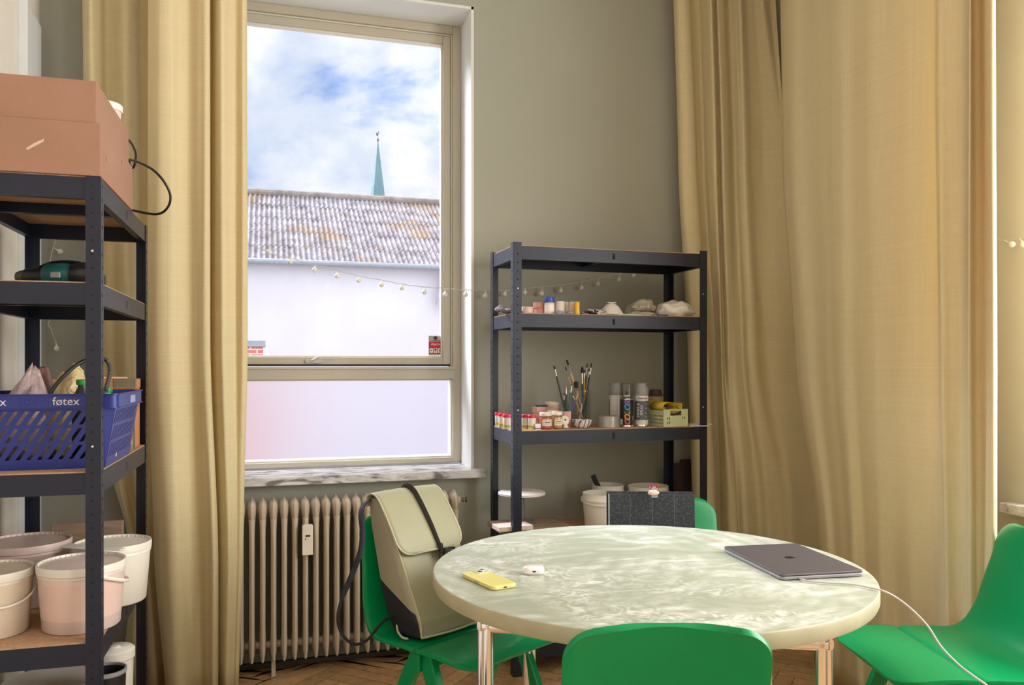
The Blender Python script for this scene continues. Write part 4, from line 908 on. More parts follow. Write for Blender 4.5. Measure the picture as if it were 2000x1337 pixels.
lights_string('white globe lights strung on the right wall beside the wide curtain', pr, [(Wp(1977, 477, X=2.468), Wp(1962, 469, X=2.47)), (Wp(2000, 477, X=2.468), Wp(1992, 466, X=2.47))], tuple(pr[0]))

# ------------------------------------------------------------------ generic small builders
def cyl_item(name, label, cat, loc, r, h, m, group=None, seg=28, bev=0.0015):
    o = MB().lathe([(r-bev, 0), (r, bev), (r, h-bev), (r-bev, h)], seg=seg).build(name, m, smooth=True)
    o.location = loc; return tag(o, label, cat, group)
def RP(px, off, z): return Wp(px, z=z, Y=3.215+off)
def tape(label, loc, r, h, m, mcore, ri=0.6, group=None, rot=None, rz=0):
    t = thing('tape_roll', label, 'tape roll', loc, rz, group)
    b = MB(); b.lathe([(r*ri, 0), (r-0.001, 0), (r, 0.001), (r, h-0.001), (r-0.001, h), (r*ri, h)], caps=False, seg=36); o = b.build('tape', m, t, smooth=True)
    b = MB(); b.lathe([(r*ri-0.002, 0.0005), (r*ri, 0.0005), (r*ri, h-0.0005), (r*ri-0.002, h-0.0005), (r*ri-0.002, 0.0005)], caps=False, seg=36); c = b.build('core', mcore, t, smooth=True)
    if rot: t.rotation_euler = rot
    return t
Z2, Z3, Z4, Z5 = [z+0.0005 for z in ZR[1:]]
# --- upper shelf
M_glove = mat('grey_work_glove', srgb(120, 112, 110), 0.8, var=0.25, scale=30)
def glove(label, loc, rz, s=1.0):
    t = thing('work_glove', label, 'glove', loc, rz, 'grey work gloves')
    b = MB(); b.loft([[Vector((x, -0.05+0.11*k/8, 0.012+y*0.5+0.002)) for x, y in [( (0.034+0.008*math.sin(k/8*3))*math.cos(a), 0.022*math.sin(a)) for a in [2*math.pi*j/14 for j in range(14)]]] for k in range(9)])
    b.build('palm', M_glove, t, smooth=True)
    for i, (x, ln, a) in enumerate(((-0.030, 0.05, 0.25), (-0.011, 0.062, 0.08), (0.009, 0.060, -0.05), (0.028, 0.048, -0.2))):
        P = [Vector((x-math.sin(a)*ln*q, 0.055+ln*q, 0.014+0.016*math.sin(q*2.6)*(0.4+0.25*i))) for q in (0, .25, .5, .75, 1)]
        b = MB(); b.tube(crom([Vector((x, 0.035, 0.014))]+P, 3), [0.010]*13+[0.009, 0.0075, 0.004], 10); b.build('finger', M_glove, t, smooth=True)
    b = MB(); b.tube(crom([(-0.034, 0.0, 0.014), (-0.052, 0.02, 0.018), (-0.058, 0.045, 0.020)], 4), [0.011]*6+[0.009, 0.008, 0.005], 10); b.build('thumb', M_glove, t, smooth=True)
    return t
p = RP(1004, 0.09, Z2); g1 = glove('grey work glove lying on the upper shelf at its left end', p, R_(80)); g1.scale = (0.7,)*3
p = RP(1006, 0.19, Z2); g2 = glove('grey work glove on the upper shelf behind the front glove, stiff cuff raised', p, R_(70)); g2.rotation_euler[1] = R_(-12); g2.location.z += 0.012; g2.scale = (0.75,)*3
M_pink = mat('pink_tape', srgb(216, 158, 150), 0.45); M_pinkc = mat('pale_core', srgb(226, 206, 196), 0.7)
M_bt = mat('beige_pink_tape', srgb(206, 180, 164), 0.45)
tape('beige pink tape roll lying next to the shelf post', RP(1030, 0.07, Z2), 0.025, 0.029, M_bt, M_pinkc, group='pink tape rolls on the upper shelf')
tape('pink tape roll under the other pink roll', RP(1055, 0.11, Z2), 0.026, 0.028, M_pink, M_pinkc, group='pink tape rolls on the upper shelf')
tape('pink tape roll topmost of the pink rolls', RP(1053, 0.11, Z2+0.0285), 0.026, 0.024, M_pink, M_pinkc, group='pink tape rolls on the upper shelf')
p = RP(1073, 0.06, Z2); t = thing('glue_bottle', 'small cream glue bottle with a blue screw cap', 'bottle', p)
MB().lathe([(0.019, 0), (0.021, 0.002), (0.021, 0.046), (0.017, 0.050), (0.016, 0.052)], seg=28).build('bottle_body', mat('milky_cream_plastic', srgb(222, 204, 178), 0.35), t, smooth=True)
b = MB(); b.lathe([(0.0205, 0.050), (0.0215, 0.052), (0.0205, 0.072), (0.019, 0.074)], seg=18); b.build('cap', mat('blue_cap_plastic', srgb(44, 84, 176), 0.4), t, smooth=True)
b = MB(); b.lathe([(0.0212, 0.010), (0.0212, 0.040)], seg=28, caps=False); lb = b.build('label', M_paper, t, smooth=True)
for px, off, lab in ((1093, .07, 'cream tape roll beside the blue capped bottle'), (1107, .10, 'cream tape roll, middle of three in a row'), (1119, .08, 'cream tape roll right of its two neighbours')):
    tape(lab, RP(px, off, Z2), 0.0215, 0.056, mat('cream_tape', srgb(214, 200, 184), 0.4), M_pinkc, group='cream tape rolls on the upper shelf')
for i, (px, lab) in enumerate(((1092, 'grey rubbery lump in front of the cream tape rolls, left one'), (1113, 'grey rubbery lump beside the yellow cap'))):
    tag(blob('kneading_lump', RP(px, 0.018+.003*i, Z2), (0.019, 0.012, 0.009), mat('grey_putty', srgb(140, 140, 146), 0.6), seed=3+i, subd=3), lab, 'lump', 'grey lumps')
p = RP(1127, 0.035, Z2); o = MB().lathe([(0.0125, 0), (0.013, 0.002), (0.0125, 0.012), (0.0105, 0.026), (0.0115, 0.044), (0.0125, 0.051), (0.011, 0.053)], seg=22).build('nozzle_cap', mat('yellow_orange_plastic', srgb(232, 176, 40), 0.35), smooth=True); o.location = p
tag(o, 'yellow waisted plastic nozzle cap standing on the upper shelf', 'cap')
def patterned():
    m, N, L, P = nodes_mat('black_white_print')
    tc = N.new('ShaderNodeTexCoord'); n = N.new('ShaderNodeTexNoise'); n.inputs['Scale'].default_value = 55; n.inputs['Detail'].default_value = 2; L.new(tc.outputs['Object'], n.inputs['Vector'])
    r = N.new('ShaderNodeValToRGB'); r.color_ramp.interpolation = 'CONSTANT'; r.color_ramp.elements[0].color = (0.02,0.02,0.02,1); r.color_ramp.elements[1].position = 0.5; r.color_ramp.elements[1].color = (0.6,0.57,0.52,1)
    L.new(n.outputs['Fac'], r.inputs[0]); L.new(r.outputs[0], P.inputs['Base Color']); P.inputs['Roughness'].default_value = 0.9; return m
tag(blob('patterned_cloth', RP(1160, 0.075, Z2), (0.056, 0.045, 0.018), patterned(), seed=8, amp=0.4, crease=0.14), 'crumpled black and white patterned cloth on the upper shelf', 'cloth')
p = RP(1194, 0.10, Z2); t = thing('respirator_mask', 'white cup shaped dust mask lying on the upper shelf', 'mask', p)
b = MB(); b.lathe([(0.062, 0), (0.060, 0.004), (0.050, 0.016), (0.038, 0.036), (0.024, 0.050), (0.010, 0.056), (0.001, 0.057)], seg=36); o = b.build('cup', mat('white_filter_fleece', srgb(224, 214, 202), 0.8, var=0.04), t, smooth=True); o.scale = (1, 0.8, 1)
b = MB(); b.box((-0.020, -0.010, 0.0565), (0.020, 0.010, 0.0605)); b.build('nose_clip', M_paper, t, bevel=0.001)
b = MB(); b.tube(crom([(-0.060, -0.02, 0.006), (-0.03, -0.058, 0.003), (0.02, -0.060, 0.003), (0.058, -0.02, 0.006)], 6), 0.002, 6); b.build('strap', M_blackp, t)
o = MB().box((-0.055, -0.035, 0), (0.055, 0.035, 0.004)).build('green_sheet', mat('pale_green_card', srgb(186, 206, 176), 0.7), bevel=0.001); o.location = RP(1222, 0.045, Z2); o.rotation_euler.z = 0.1; tag(o, 'thin pale green card lying flat in front of the plastic bags', 'card')
M_clear = film('cloudy_clear_plastic', srgb(224, 216, 188), 0.62); M_wbag = mat('white_bag_film', srgb(238, 230, 216), 0.35, bump=0.5, bscale=22, var=0.03)
tag(blob('plastic_pouch', RP(1252, 0.125, Z2), (0.070, 0.05, 0.016), M_clear, seed=5, amp=0.3, crease=0.05), 'flat clear plastic pouch under the wadded clear bag', 'plastic bag')
tag(blob('plastic_bag', RP(1255, 0.16, Z2+0.029), (0.054, 0.05, 0.034), M_clear, seed=11, amp=0.35, crease=0.06), 'wadded cloudy clear plastic bag heaped on the upper shelf', 'plastic bag')
tag(blob('plastic_bag', RP(1233, 0.22, Z2), (0.030, 0.035, 0.040), M_clear, seed=21, amp=0.4, crease=0.08), 'small clear plastic bag tucked behind the wadded bag', 'plastic bag')
o = blob('stuffed_bag', RP(1318, 0.13, Z2), (0.092, 0.075, 0.050), M_wbag, seed=14, amp=0.22, crease=0.03); o.rotation_euler = (0, 0, 0.1); tag(o, 'plump white plastic bag at the right end of the upper shelf', 'plastic bag')
o = MB().tube([(-0.028, 0, 0.003), (0.028, 0, 0.003)], 0.003, 8).build('blue_pen', mat('blue_pen_plastic', srgb(40, 52, 150), 0.4), smooth=True); o.location = RP(1294, 0.02, Z2); tag(o, 'blue pen lying at the front edge of the upper shelf', 'pen')

# --- middle shelf
M_lidred = mat('crimson_lid', srgb(206, 34, 70), 0.35); M_potw = mat('white_pot', srgb(226, 220, 208), 0.4); M_olive = mat('olive_band', srgb(178, 170, 60), 0.5); M_ink = mat('dark_print', srgb(60, 58, 60), 0.6)
pots = [(974, .27, 'paint pot with a red lid farthest back at the left shelf end'), (981, .19, 'paint pot with a red lid, second of the row along the left end'), (990, .11, 'paint pot with a red lid and olive band left of the shelf post'), (1004, .05, 'paint pot with a red lid half hidden by the left shelf post'), (1026, .075, 'grey paint pot with a red lid just right of the shelf post'), (1039, .045, 'paint pot with a red lid and olive band beside the glass jars')]
for px, off, lab in pots:
    t = thing('paint_pot', lab, 'paint pot', RP(px, off, Z3), 0, 'red lidded paint pots on the middle shelf')
    MB().lathe([(0.0150, 0), (0.0160, 0.0015), (0.0165, 0.048)], seg=24).build('pot', M_potw, t, smooth=True)
    MB().lathe([(0.0178, 0.048), (0.0182, 0.049), (0.0182, 0.059), (0.0170, 0.0605)], seg=24).build('lid', M_lidred, t, smooth=True)
    MB().lathe([(0.01625, 0.006), (0.01650, 0.016)], seg=24, caps=False).build('colour_band', M_olive, t, smooth=True)
    b = MB()
    for k, (z, w) in enumerate(((0.036, 0.5), (0.030, 0.7), (0.025, 0.55))): b.add([Vector((0.0166*math.sin(a), -0.0166*math.cos(a), zz)) for a, zz in ((-w, z), (w, z), (w, z+0.0028), (-w, z+0.0028))], [(0,1,2,3)])
    b.build('print_lines', M_ink, t)
M_jar = thin_glass('jar_glass', (0.93, 0.93, 0.92))
def paint_jar(label, px, off, r, h, col, nm):
    t = thing('glass_jar', label, 'jar', RP(px, off, Z3), 0, 'small glass jars with white lids')
    MB().lathe([(r*0.86, 0), (r, 0.005), (r, h*0.60), (r*0.94, h*0.70), (r*0.84, h*0.76), (r*0.84, h*0.80)], seg=28).build('jar_body', M_jar, t, smooth=True)
    MB().lathe([(r*0.82, 0.002), (r*0.95, 0.006), (r*0.95, h*0.58), (r*0.86, h*0.70)], seg=28).build('paint', mat(nm, col, 0.4), t, smooth=True)
    MB().lathe([(r*0.93, h*0.79), (r*0.97, h*0.80), (r*0.97, h*0.97), (r*0.90, h)], seg=28).build('lid', mat('ivory_lid', srgb(228, 218, 200), 0.35), t, smooth=True)
    b = MB(); n = 10; w = 0.9
    for k in range(n): 
        a0, a1 = -w+2*w*k/n, -w+2*w*(k+1)/n; q = r*1.012
        b.add([Vector((q*math.sin(a), -q*math.cos(a), z)) for a, z in ((a0, h*.20), (a1, h*.20), (a1, h*.60), (a0, h*.60))], [(0,1,2,3)])
    lb = b.build('label', mat('beige_label', srgb(214, 202, 184), 0.6), t)
    b = MB()
    for z, w, hh in ((h*.53, .85, h*.06), (h*.40, .42, h*.045), (h*.30, .5, h*.03)): b.add([Vector((r*1.02*math.sin(a), -r*1.02*math.cos(a), zz)) for a, zz in ((-w, z), (-w*.3, z), (w*.3, z), (w, z), (w, z+hh), (w*.3, z+hh), (-w*.3, z+hh), (-w, z+hh))], [(0,1,6,7),(1,2,5,6),(2,3,4,5)])
    b.build('print_lines', M_ink, lb)
paint_jar('glass jar of red paint with an ivory lid in front of the pink bowls', 1065.5, .045, 0.0270, 0.070, srgb(196, 92, 84), 'red_paint')
paint_jar('glass jar of ochre paint with an ivory lid right of the red paint jar', 1088, .055, 0.0235, 0.072, srgb(204, 160, 84), 'ochre_paint')
paint_jar('glass jar with an ivory lid behind the two front paint jars', 1079, .125, 0.0250, 0.074, srgb(190, 150, 140), 'dusky_paint')
o = MB().box((-0.0105, -0.010, 0), (0.0105, 0.010, 0.024)).build('small_carton', M_paper, bevel=0.0008); o.location = RP(1050, 0.02, Z3); tag(o, 'tiny white carton with a purple band beside the red paint jar', 'carton')
b = MB(); b.box((-0.0107, -0.0102, 0.004), (0.0107, 0.0102, 0.008)); b.build('purple_band', mat('purple_ink', srgb(96, 70, 110), 0.6), o)
# pale pink clay blocks and bowls
M_clayp = mat('pink_bisque', srgb(220, 176, 160), 0.7, var=0.06, scale=20); M_clayw = mat('cream_glaze', srgb(232, 218, 204), 0.3, var=0.03)
for k, (dz, rz, lab) in enumerate(((0.0, 0.1, 'pink bisque block, lowest of the pile beside the bowls'), (0.0285, -0.08, 'pink bisque block, second in the pile beside the bowls'), (0.057, 0.12, 'pink bisque block topmost of the pile beside the bowls'))):
    o = MB().box((-0.030, -0.025, 0), (0.030, 0.025, 0.028)).build('clay_block', M_clayp, bevel=0.003); o.location = RP(1056, 0.225, Z3+dz); o.rotation_euler.z = rz; tag(o, lab, 'clay block', 'pink clay blocks')
o = MB().box((-0.030, -0.012, 0), (0.020, 0.012, 0.006)).build('blue_tool', mat('navy_plastic', srgb(36, 44, 92), 0.5), bevel=0.001); o.location = RP(1060, 0.215, Z3+0.086); tag(o, 'small navy blue bar lying on the clay block pile', 'tool')
def bowl(label, loc, r, h, m, wav=0.0, seed=0, tilt=0, grp='small pink ceramic bowls', name='bowl'):
    prof = [(r*0.42, 0), (r*0.62, h*0.10), (r*0.84, h*0.42), (r*0.97, h*0.82), (r, h), (r*0.93, h*0.99), (r*0.80, h*0.48), (r*0.55, h*0.22), (r*0.02, h*0.18)]
    b = MB(); b.lathe(prof, seg=36); o = b.build(name, m, smooth=True)
    for v in o.data.vertices:
        a = math.atan2(v.co.y, v.co.x); q = v.co.z/h; v.co.z += q*wav*math.sin(a*2+seed); v.co.x *= 1+0.05*math.sin(a+seed)*q
    o.location = loc; o.rotation_euler = (tilt, tilt*0.6, seed); return tag(o, label, 'bowl', grp)
bz = [0.0, 0.018, 0.037, 0.056, 0.076]
for k in range(4): bowl(['pink ceramic bowl, lowest of the nested stack', 'pink ceramic bowl, second from the bottom of the stack', 'pink wavy ceramic bowl in the middle of the stack', 'pink wavy ceramic bowl just under the cream bowl'][k], RP(1076, .215, Z3+bz[k]), 0.037, 0.030, M_clayp, 0.0025, k*1.3)
bowl('cream glazed bowl topmost of the ceramic bowl stack', RP(1078, .215, Z3+bz[4]), 0.033, 0.029, M_clayw, 0.002, 1.0, 0.06)
# pink cup
p = RP(1106.5, .10, Z3); cup = p
o = MB().lathe([(0.019, 0), (0.0200, 0.002), (0.0205, 0.070), (0.0185, 0.070), (0.0180, 0.004), (0.001, 0.004)], seg=8).build('pink_cup', M_clayp, smooth=True, autos=30); o.location = p; tag(o, 'pink faceted ceramic cup holding paint brushes', 'cup')
# eye ornament
t = thing('eye_ornament', 'white ceramic eye shaped ornament leaning on the pink cup', 'ornament', RP(1105, .055, Z3), 0.1); t.rotation_euler[0] = R_(-12)
b = MB(); b.lathe([(0.001, -0.005), (0.014, -0.004), (0.0205, 0), (0.014, 0.004), (0.001, 0.005)], (0, 0, 0.034), 28, Matrix.Rotation(R_(90), 4, 'X')); e_ = b.build('shell', M_clayw, t, smooth=True); 
b = MB(); b.lathe([(0.006, 0), (0.005, 0.002)], (0, -0.004, 0.036), 16, Matrix.Rotation(R_(90), 4, 'X')); b.build('iris', mat('rust_iris', srgb(150, 84, 74), 0.5), t)
b = MB(); b.lathe([(0.012, 0), (0.013, 0.003), (0.008, 0.014), (0.004, 0.016)], seg=20); b.build('foot', M_clayw, t, smooth=True)
# glass jar of brushes
jar = RP(1135, .135, Z3)
t = thing('brush_jar', 'tall clear glass jar crammed with paint brushes', 'jar', jar)
MB().lathe([(0.040, 0), (0.0425, 0.004), (0.0425, 0.152), (0.0435, 0.156), (0.0425, 0.159), (0.0405, 0.156), (0.0405, 0.006), (0.001, 0.006)], seg=40).build('glass', M_jar, t, smooth=True)
def brush(label, tip, foot, col, ferr=0.030, tuft=0.020, rt=0.005, flat=1.0, mt=None, rh=0.0032):
    ax = (Vector(tip)-Vector(foot)); L = ax.length
    t = thing('paint_brush', label, 'paint brush', foot, 0, 'paint brushes on the middle shelf')
    t.rotation_mode = 'QUATERNION'; t.rotation_quaternion = ax.to_track_quat('Z', 'Y')
    hl = L-ferr-tuft
    MB().lathe([(rh*0.5, 0), (rh*0.8, 0.01), (rh*1.15, hl*0.7), (rh, hl)], seg=10).build('handle', col, t, smooth=True)
    o = MB().lathe([(rh, hl), (rh*1.05, hl+ferr*0.5), (rt*0.85, hl+ferr)], seg=12).build('ferrule', mat('brush_ferrule', srgb(200, 196, 188), 0.25, 0.8), t, smooth=True); o.scale = (1, flat, 1)
    pr = [(rt*0.85, hl+ferr), (rt, hl+ferr+tuft*0.4), (rt*0.75, hl+ferr+tuft*0.75), (0.0006, L)] if flat == 1.0 else [(rt*0.9, hl+ferr), (rt, hl+ferr+tuft*0.5), (rt*0.98, L)]
    o = MB().lathe(pr, seg=12).build('bristles', mt or mat('dark_bristle', srgb(44, 36, 36), 0.9), t, smooth=True); o.scale = (1, flat, 1)
mh = {'black': mat('black_handle', srgb(34, 34, 38), 0.3), 'green': mat('dark_green_handle', srgb(24, 60, 62), 0.3), 'teal': mat('teal_handle', srgb(26, 92, 88), 0.3), 'ochre': mat('ochre_handle', srgb(196, 140, 52), 0.35), 'wood': mat('bare_wood_handle', srgb(196, 158, 118), 0.5), 'blue': mat('blue_handle', srgb(60, 82, 168), 0.3), 'white': mat('pale_handle', srgb(206, 196, 184), 0.4)}
tuftb = mat('brown_bristle', srgb(104, 76, 58), 0.9); tufto = mat('orange_bristle', srgb(196, 120, 70), 0.9)
cz = Z3+0.007
def fc(dx, dy): return (cup.x+dx, cup.y+dy, cz)
brush('long black brush leaning far left out of the pink cup', Wp(1082, 713, Y=3.315), fc(0.008, 0), mh['black'], rt=0.0042, tuft=0.018)
brush('short grey brush in the pink cup, left of the white ferruled one', Wp(1102, 767, Y=3.32), fc(-0.006, 0.006), mh['green'], ferr=0.022, tuft=0.008, rt=0.003)
brush('dark brush with white ferrule standing upright in the pink cup', Wp(1105.5, 754, Y=3.31), fc(0.0, -0.005), mh['black'], ferr=0.026, tuft=0.008, rt=0.003, mt=tufto)
brush('teal handled brush leaning right out of the pink cup', Wp(1117, 750, Y=3.31), fc(-0.004, -0.008), mh['teal'], ferr=0.030, tuft=0.006, rt=0.0035)
brush('blue and ochre brush leaning furthest right out of the pink cup', Wp(1131, 766, Y=3.30), fc(-0.008, 0.0), mh['blue'], ferr=0.020, tuft=0.012, rt=0.004, mt=tufto)
jz = Z3+0.010
def fj(dx, dy): return (jar.x+dx, jar.y+dy, jz)
brush('wide flat black bristled brush rising from the glass jar', Wp(1107, 703, Y=3.35), fj(0.026, 0.0), mh['wood'], ferr=0.040, tuft=0.022, rt=0.010, flat=0.3, rh=0.0048)
brush('flat brush with pale handle behind the wide black one', Wp(1104, 716, Y=3.37), fj(0.022, 0.012), mh['white'], ferr=0.03, tuft=0.016, rt=0.006, flat=0.4)
brush('round mop brush with a fat dark tuft in the glass jar', Wp(1137, 715, Y=3.34), fj(0.004, -0.012), mh['black'], ferr=0.046, tuft=0.030, rt=0.0075, rh=0.0042)
brush('ochre handled brush in the middle of the glass jar', Wp(1142, 722, Y=3.35), fj(0.010, 0.002), mh['ochre'], ferr=0.026, tuft=0.012, rt=0.003)
brush('filbert brush with a brown tuft in the glass jar', Wp(1147, 709, Y=3.36), fj(0.006, 0.012), mh['green'], ferr=0.034, tuft=0.020, rt=0.0055, mt=tuftb)
brush('thin dark brush at the far right of the glass jar', Wp(1155.5, 708, Y=3.34), fj(0.004, -0.004), mh['black'], ferr=0.030, tuft=0.022, rt=0.0035)
brush('dark green brush beside the thin one on the right', Wp(1151, 719, Y=3.345), fj(0.016, -0.010), mh['green'], ferr=0.026, tuft=0.014, rt=0.004)
brush('short splayed brush with frayed grey tuft in the glass jar', Wp(1125, 745, Y=3.33), fj(-0.010, 0.010), mh['wood'], ferr=0.02, tuft=0.028, rt=0.010, flat=0.5)
brush('pale thin stick leaning in the glass jar', Wp(1118, 770, Y=3.33), fj(0.014, -0.016), mh['wood'], ferr=0.008, tuft=0.004, rt=0.0025)
brush('brush with silver ferrule low in the glass jar', Wp(1140, 770, Y=3.34), fj(-0.016, -0.012), mh['white'], ferr=0.03, tuft=0.01, rt=0.005)
# marbled bowl
def marbled():
    m, N, L, P = nodes_mat('lilac_marbled_glaze')
    tc = N.new('ShaderNodeTexCoord'); w = N.new('ShaderNodeTexWave'); w.inputs['Scale'].default_value = 14; w.inputs['Distortion'].default_value = 7; w.inputs['Detail'].default_value = 3; L.new(tc.outputs['Object'], w.inputs['Vector'])
    r = N.new('ShaderNodeValToRGB'); r.color_ramp.elements[0].position = 0.05; r.color_ramp.elements[0].color = srgb(118, 96, 104)+(1,); r.color_ramp.elements[1].position = 0.35; r.color_ramp.elements[1].color = srgb(222, 210, 208)+(1,)
    L.new(w.outputs['Fac'], r.inputs[0]); L.new(r.outputs[0], P.inputs['Base Color']); P.inputs['Roughness'].default_value = 0.15; return m
bowl('small marbled lilac bowl in front of the brush jar', RP(1137, .048, Z3), 0.043, 0.036, marbled(), grp=None)
M_duct = mat('silver_duct_tape', srgb(160, 156, 152), 0.32, 0.35, var=0.02)
tape('silver duct tape roll lying in front of the spray cans', RP(1188, .065, Z3), 0.048, 0.049, M_duct, M_card, 0.78)
# spray cans
M_capc = thin_glass('clear_cap', (0.80, 0.80, 0.80), 1.0)
def spray_can(label, px, off, kind, rz=0):
    t = thing('spray_can', label, 'spray can', RP(px, off, Z3), rz-YAW, 'spray cans on the middle shelf')
    r, h = 0.0305, 0.128 if kind == 'color' else 0.145
    MB().lathe([(r-0.002, 0), (r, 0.002), (r, 0.006), (r-0.001, 0.008)], seg=36).build('base_rim', M_chrome, t, smooth=True)
    body = {'color': mat('can_black', srgb(34, 34, 36), 0.3), 'twist': mat('can_white', srgb(214, 208, 198), 0.3)}[kind]
    hb = 0.118 if kind == 'color' else 0.136
    MB().lathe([(r-0.001, 0.006), (r-0.001, hb)], seg=36).build('can_body', body, t, smooth=True)
    MR = Matrix.Rotation(R_(90), 4, 'X')
    def arc(z0, z1, a0, a1, m, nm, q=1.012):
        b = MB(); n = 12
        for k in range(n):
            aa, ab = a0+(a1-a0)*k/n, a0+(a1-a0)*(k+1)/n
            b.add([Vector((r*q*math.sin(a), -r*q*math.cos(a), z)) for a, z in ((aa, z0), (ab, z0), (ab, z1), (aa, z1))], [(0,1,2,3)])
        return b.build(nm, m, t, smooth=True)
    def wrap(o, q=1.02):
        for v in o.data.vertices:
            a = v.co.x/r; v.co = Vector((r*q*math.sin(a), -r*q*math.cos(a), v.co.z))
    if kind == 'color':
        MB().lathe([(r-0.001, 0.118), (r-0.003, 0.124), (r-0.012, 0.130), (0.009, 0.134)], seg=36).build('can_shoulder', M_chrome, t, smooth=True)
        MB().lathe([(0.009, 0.132), (0.008, 0.139), (0.006, 0.140), (0.0055, 0.152), (0.004, 0.153)], seg=16).build('spray_nozzle', M_blackp, t, smooth=True)
        MB().lathe([(0.014, 0.133), (0.014, 0.138), (0.012, 0.138)], seg=20).build('valve_ring', M_paper, t, smooth=True)
        MB().lathe([(r, 0.118), (r, 0.160), (r-0.001, 0.186), (r-0.004, 0.189), (0.001, 0.189)], seg=36, caps=False).build('cap', M_capc, t, smooth=True)
        arc(0.010, 0.034, -1.55, -0.75, M_paper, 'side_label')
        arc(0.030, 0.048, 0.7, 1.3, mat('can_grey_print', srgb(120, 112, 108), 0.5), 'side_label')
        hu = [(226, 60, 70), (238, 150, 50), (120, 190, 70), (50, 150, 200), (150, 90, 180)]
        for i, (ch, c_) in enumerate(zip('COLOR', hu)):
            Mx = Matrix.Translation((0.0, 0, 0.020+0.0215*i)) @ Matrix.Rotation(R_(90), 4, 'X') @ Matrix.Rotation(R_(90), 4, 'Z')
            o = text_mesh('letter', ch, 0.034, mat('rainbow_ink_%d' % i, srgb(*c_), 0.5), Mx, t, bold=0.0008, extrude=0, shear=0.2); wrap(o)
    else:
        grey = mat('smoky_grey_cap', srgb(140, 138, 136), 0.4)
        MB().lathe([(r*1.01, 0.137), (r*1.02, 0.140), (r*1.0, 0.150), (r*0.94, 0.168), (r*0.84, 0.186), (r*0.72, 0.190), (r*0.3, 0.190)], seg=36).build('cap', grey, t, smooth=True)
        b = MB(); b.lathe([(0.0055, 0), (0.0055, 0.004)], (0.017, -0.0165, 0.180), 14, Matrix.Rotation(R_(60), 4, 'X')); b.build('finger_hole', M_blackp, t)
        arc(0.030, 0.112, -1.5, 1.5, mat('slate_label', srgb(86, 92, 100), 0.5), 'label')
        for tx, zz, xx, sz in (('TWIST &', 0.071, -0.019, 0.0165), ('SPRAY', 0.073, -0.004, 0.0165)):
            o = text_mesh('lettering', tx, sz, M_paper, Matrix.Translation((xx, 0, zz)) @ MR @ Matrix.Rotation(R_(90), 4, 'Z'), t, extrude=0); wrap(o, 1.025)
        o = text_mesh('lettering', 'Plasti', 0.0095, M_ink, Matrix.Translation((-0.010, 0, 0.124)) @ MR, t, extrude=0, bold=0.0002); wrap(o, 1.02)
        o = text_mesh('lettering', 'Kote', 0.0095, mat('print_red', srgb(170, 40, 40), 0.5), Matrix.Translation((0.0115, 0, 0.124)) @ MR, t, extrude=0, bold=0.0002); wrap(o, 1.02)
        o = MB().box((-0.017, -0.001, 0.027), (0.015, 0.001, 0.032)).build('green_flash', mat('flash_green', srgb(110, 160, 70), 0.5), t); wrap(o, 1.03)
        b = MB()
        for z in (0.044, 0.060, 0.080, 0.100): b.lathe([(0.0032, 0), (0.0032, 0.0003)], (0.0155, -0.0266-0.0008, z), 12, Matrix.Rotation(R_(30), 4, 'Z') @ MR)
        b.build('icon_marks', mat('label_pale_grey', srgb(170, 170, 172), 0.5), t)
spray_can('grey capped spray can turned to its data panel, behind the duct tape roll', 1203, .19, 'twist', rz=R_(200))
spray_can('black spray can with rainbow COLOR lettering and a clear cap', 1224, .075, 'color')
spray_can('white and slate TWIST & SPRAY can with a grey cap', 1253, .075, 'twist')
# yellow tub
t = thing('yellow_tub', 'yellow tub with a dark brown lid behind the pale green crate', 'tub', RP(1280, .245, Z3))
MB().lathe([(0.033, 0), (0.034, 0.002), (0.036, 0.100), (0.036, 0.108)], seg=30).build('tub', mat('mustard_plastic', srgb(188, 160, 44), 0.4), t, smooth=True)
MB().lathe([(0.037, 0.108), (0.038, 0.110), (0.037, 0.124)], seg=30).build('neck_band', mat('tan_band', srgb(176, 150, 120), 0.5), t, smooth=True)
MB().lathe([(0.034, 0.124), (0.034, 0.134), (0.030, 0.136), (0.029, 0.148), (0.024, 0.156), (0.012, 0.157)], seg=30).build('lid', mat('dark_brown_lid', srgb(66, 48, 44), 0.5), t, smooth=True)
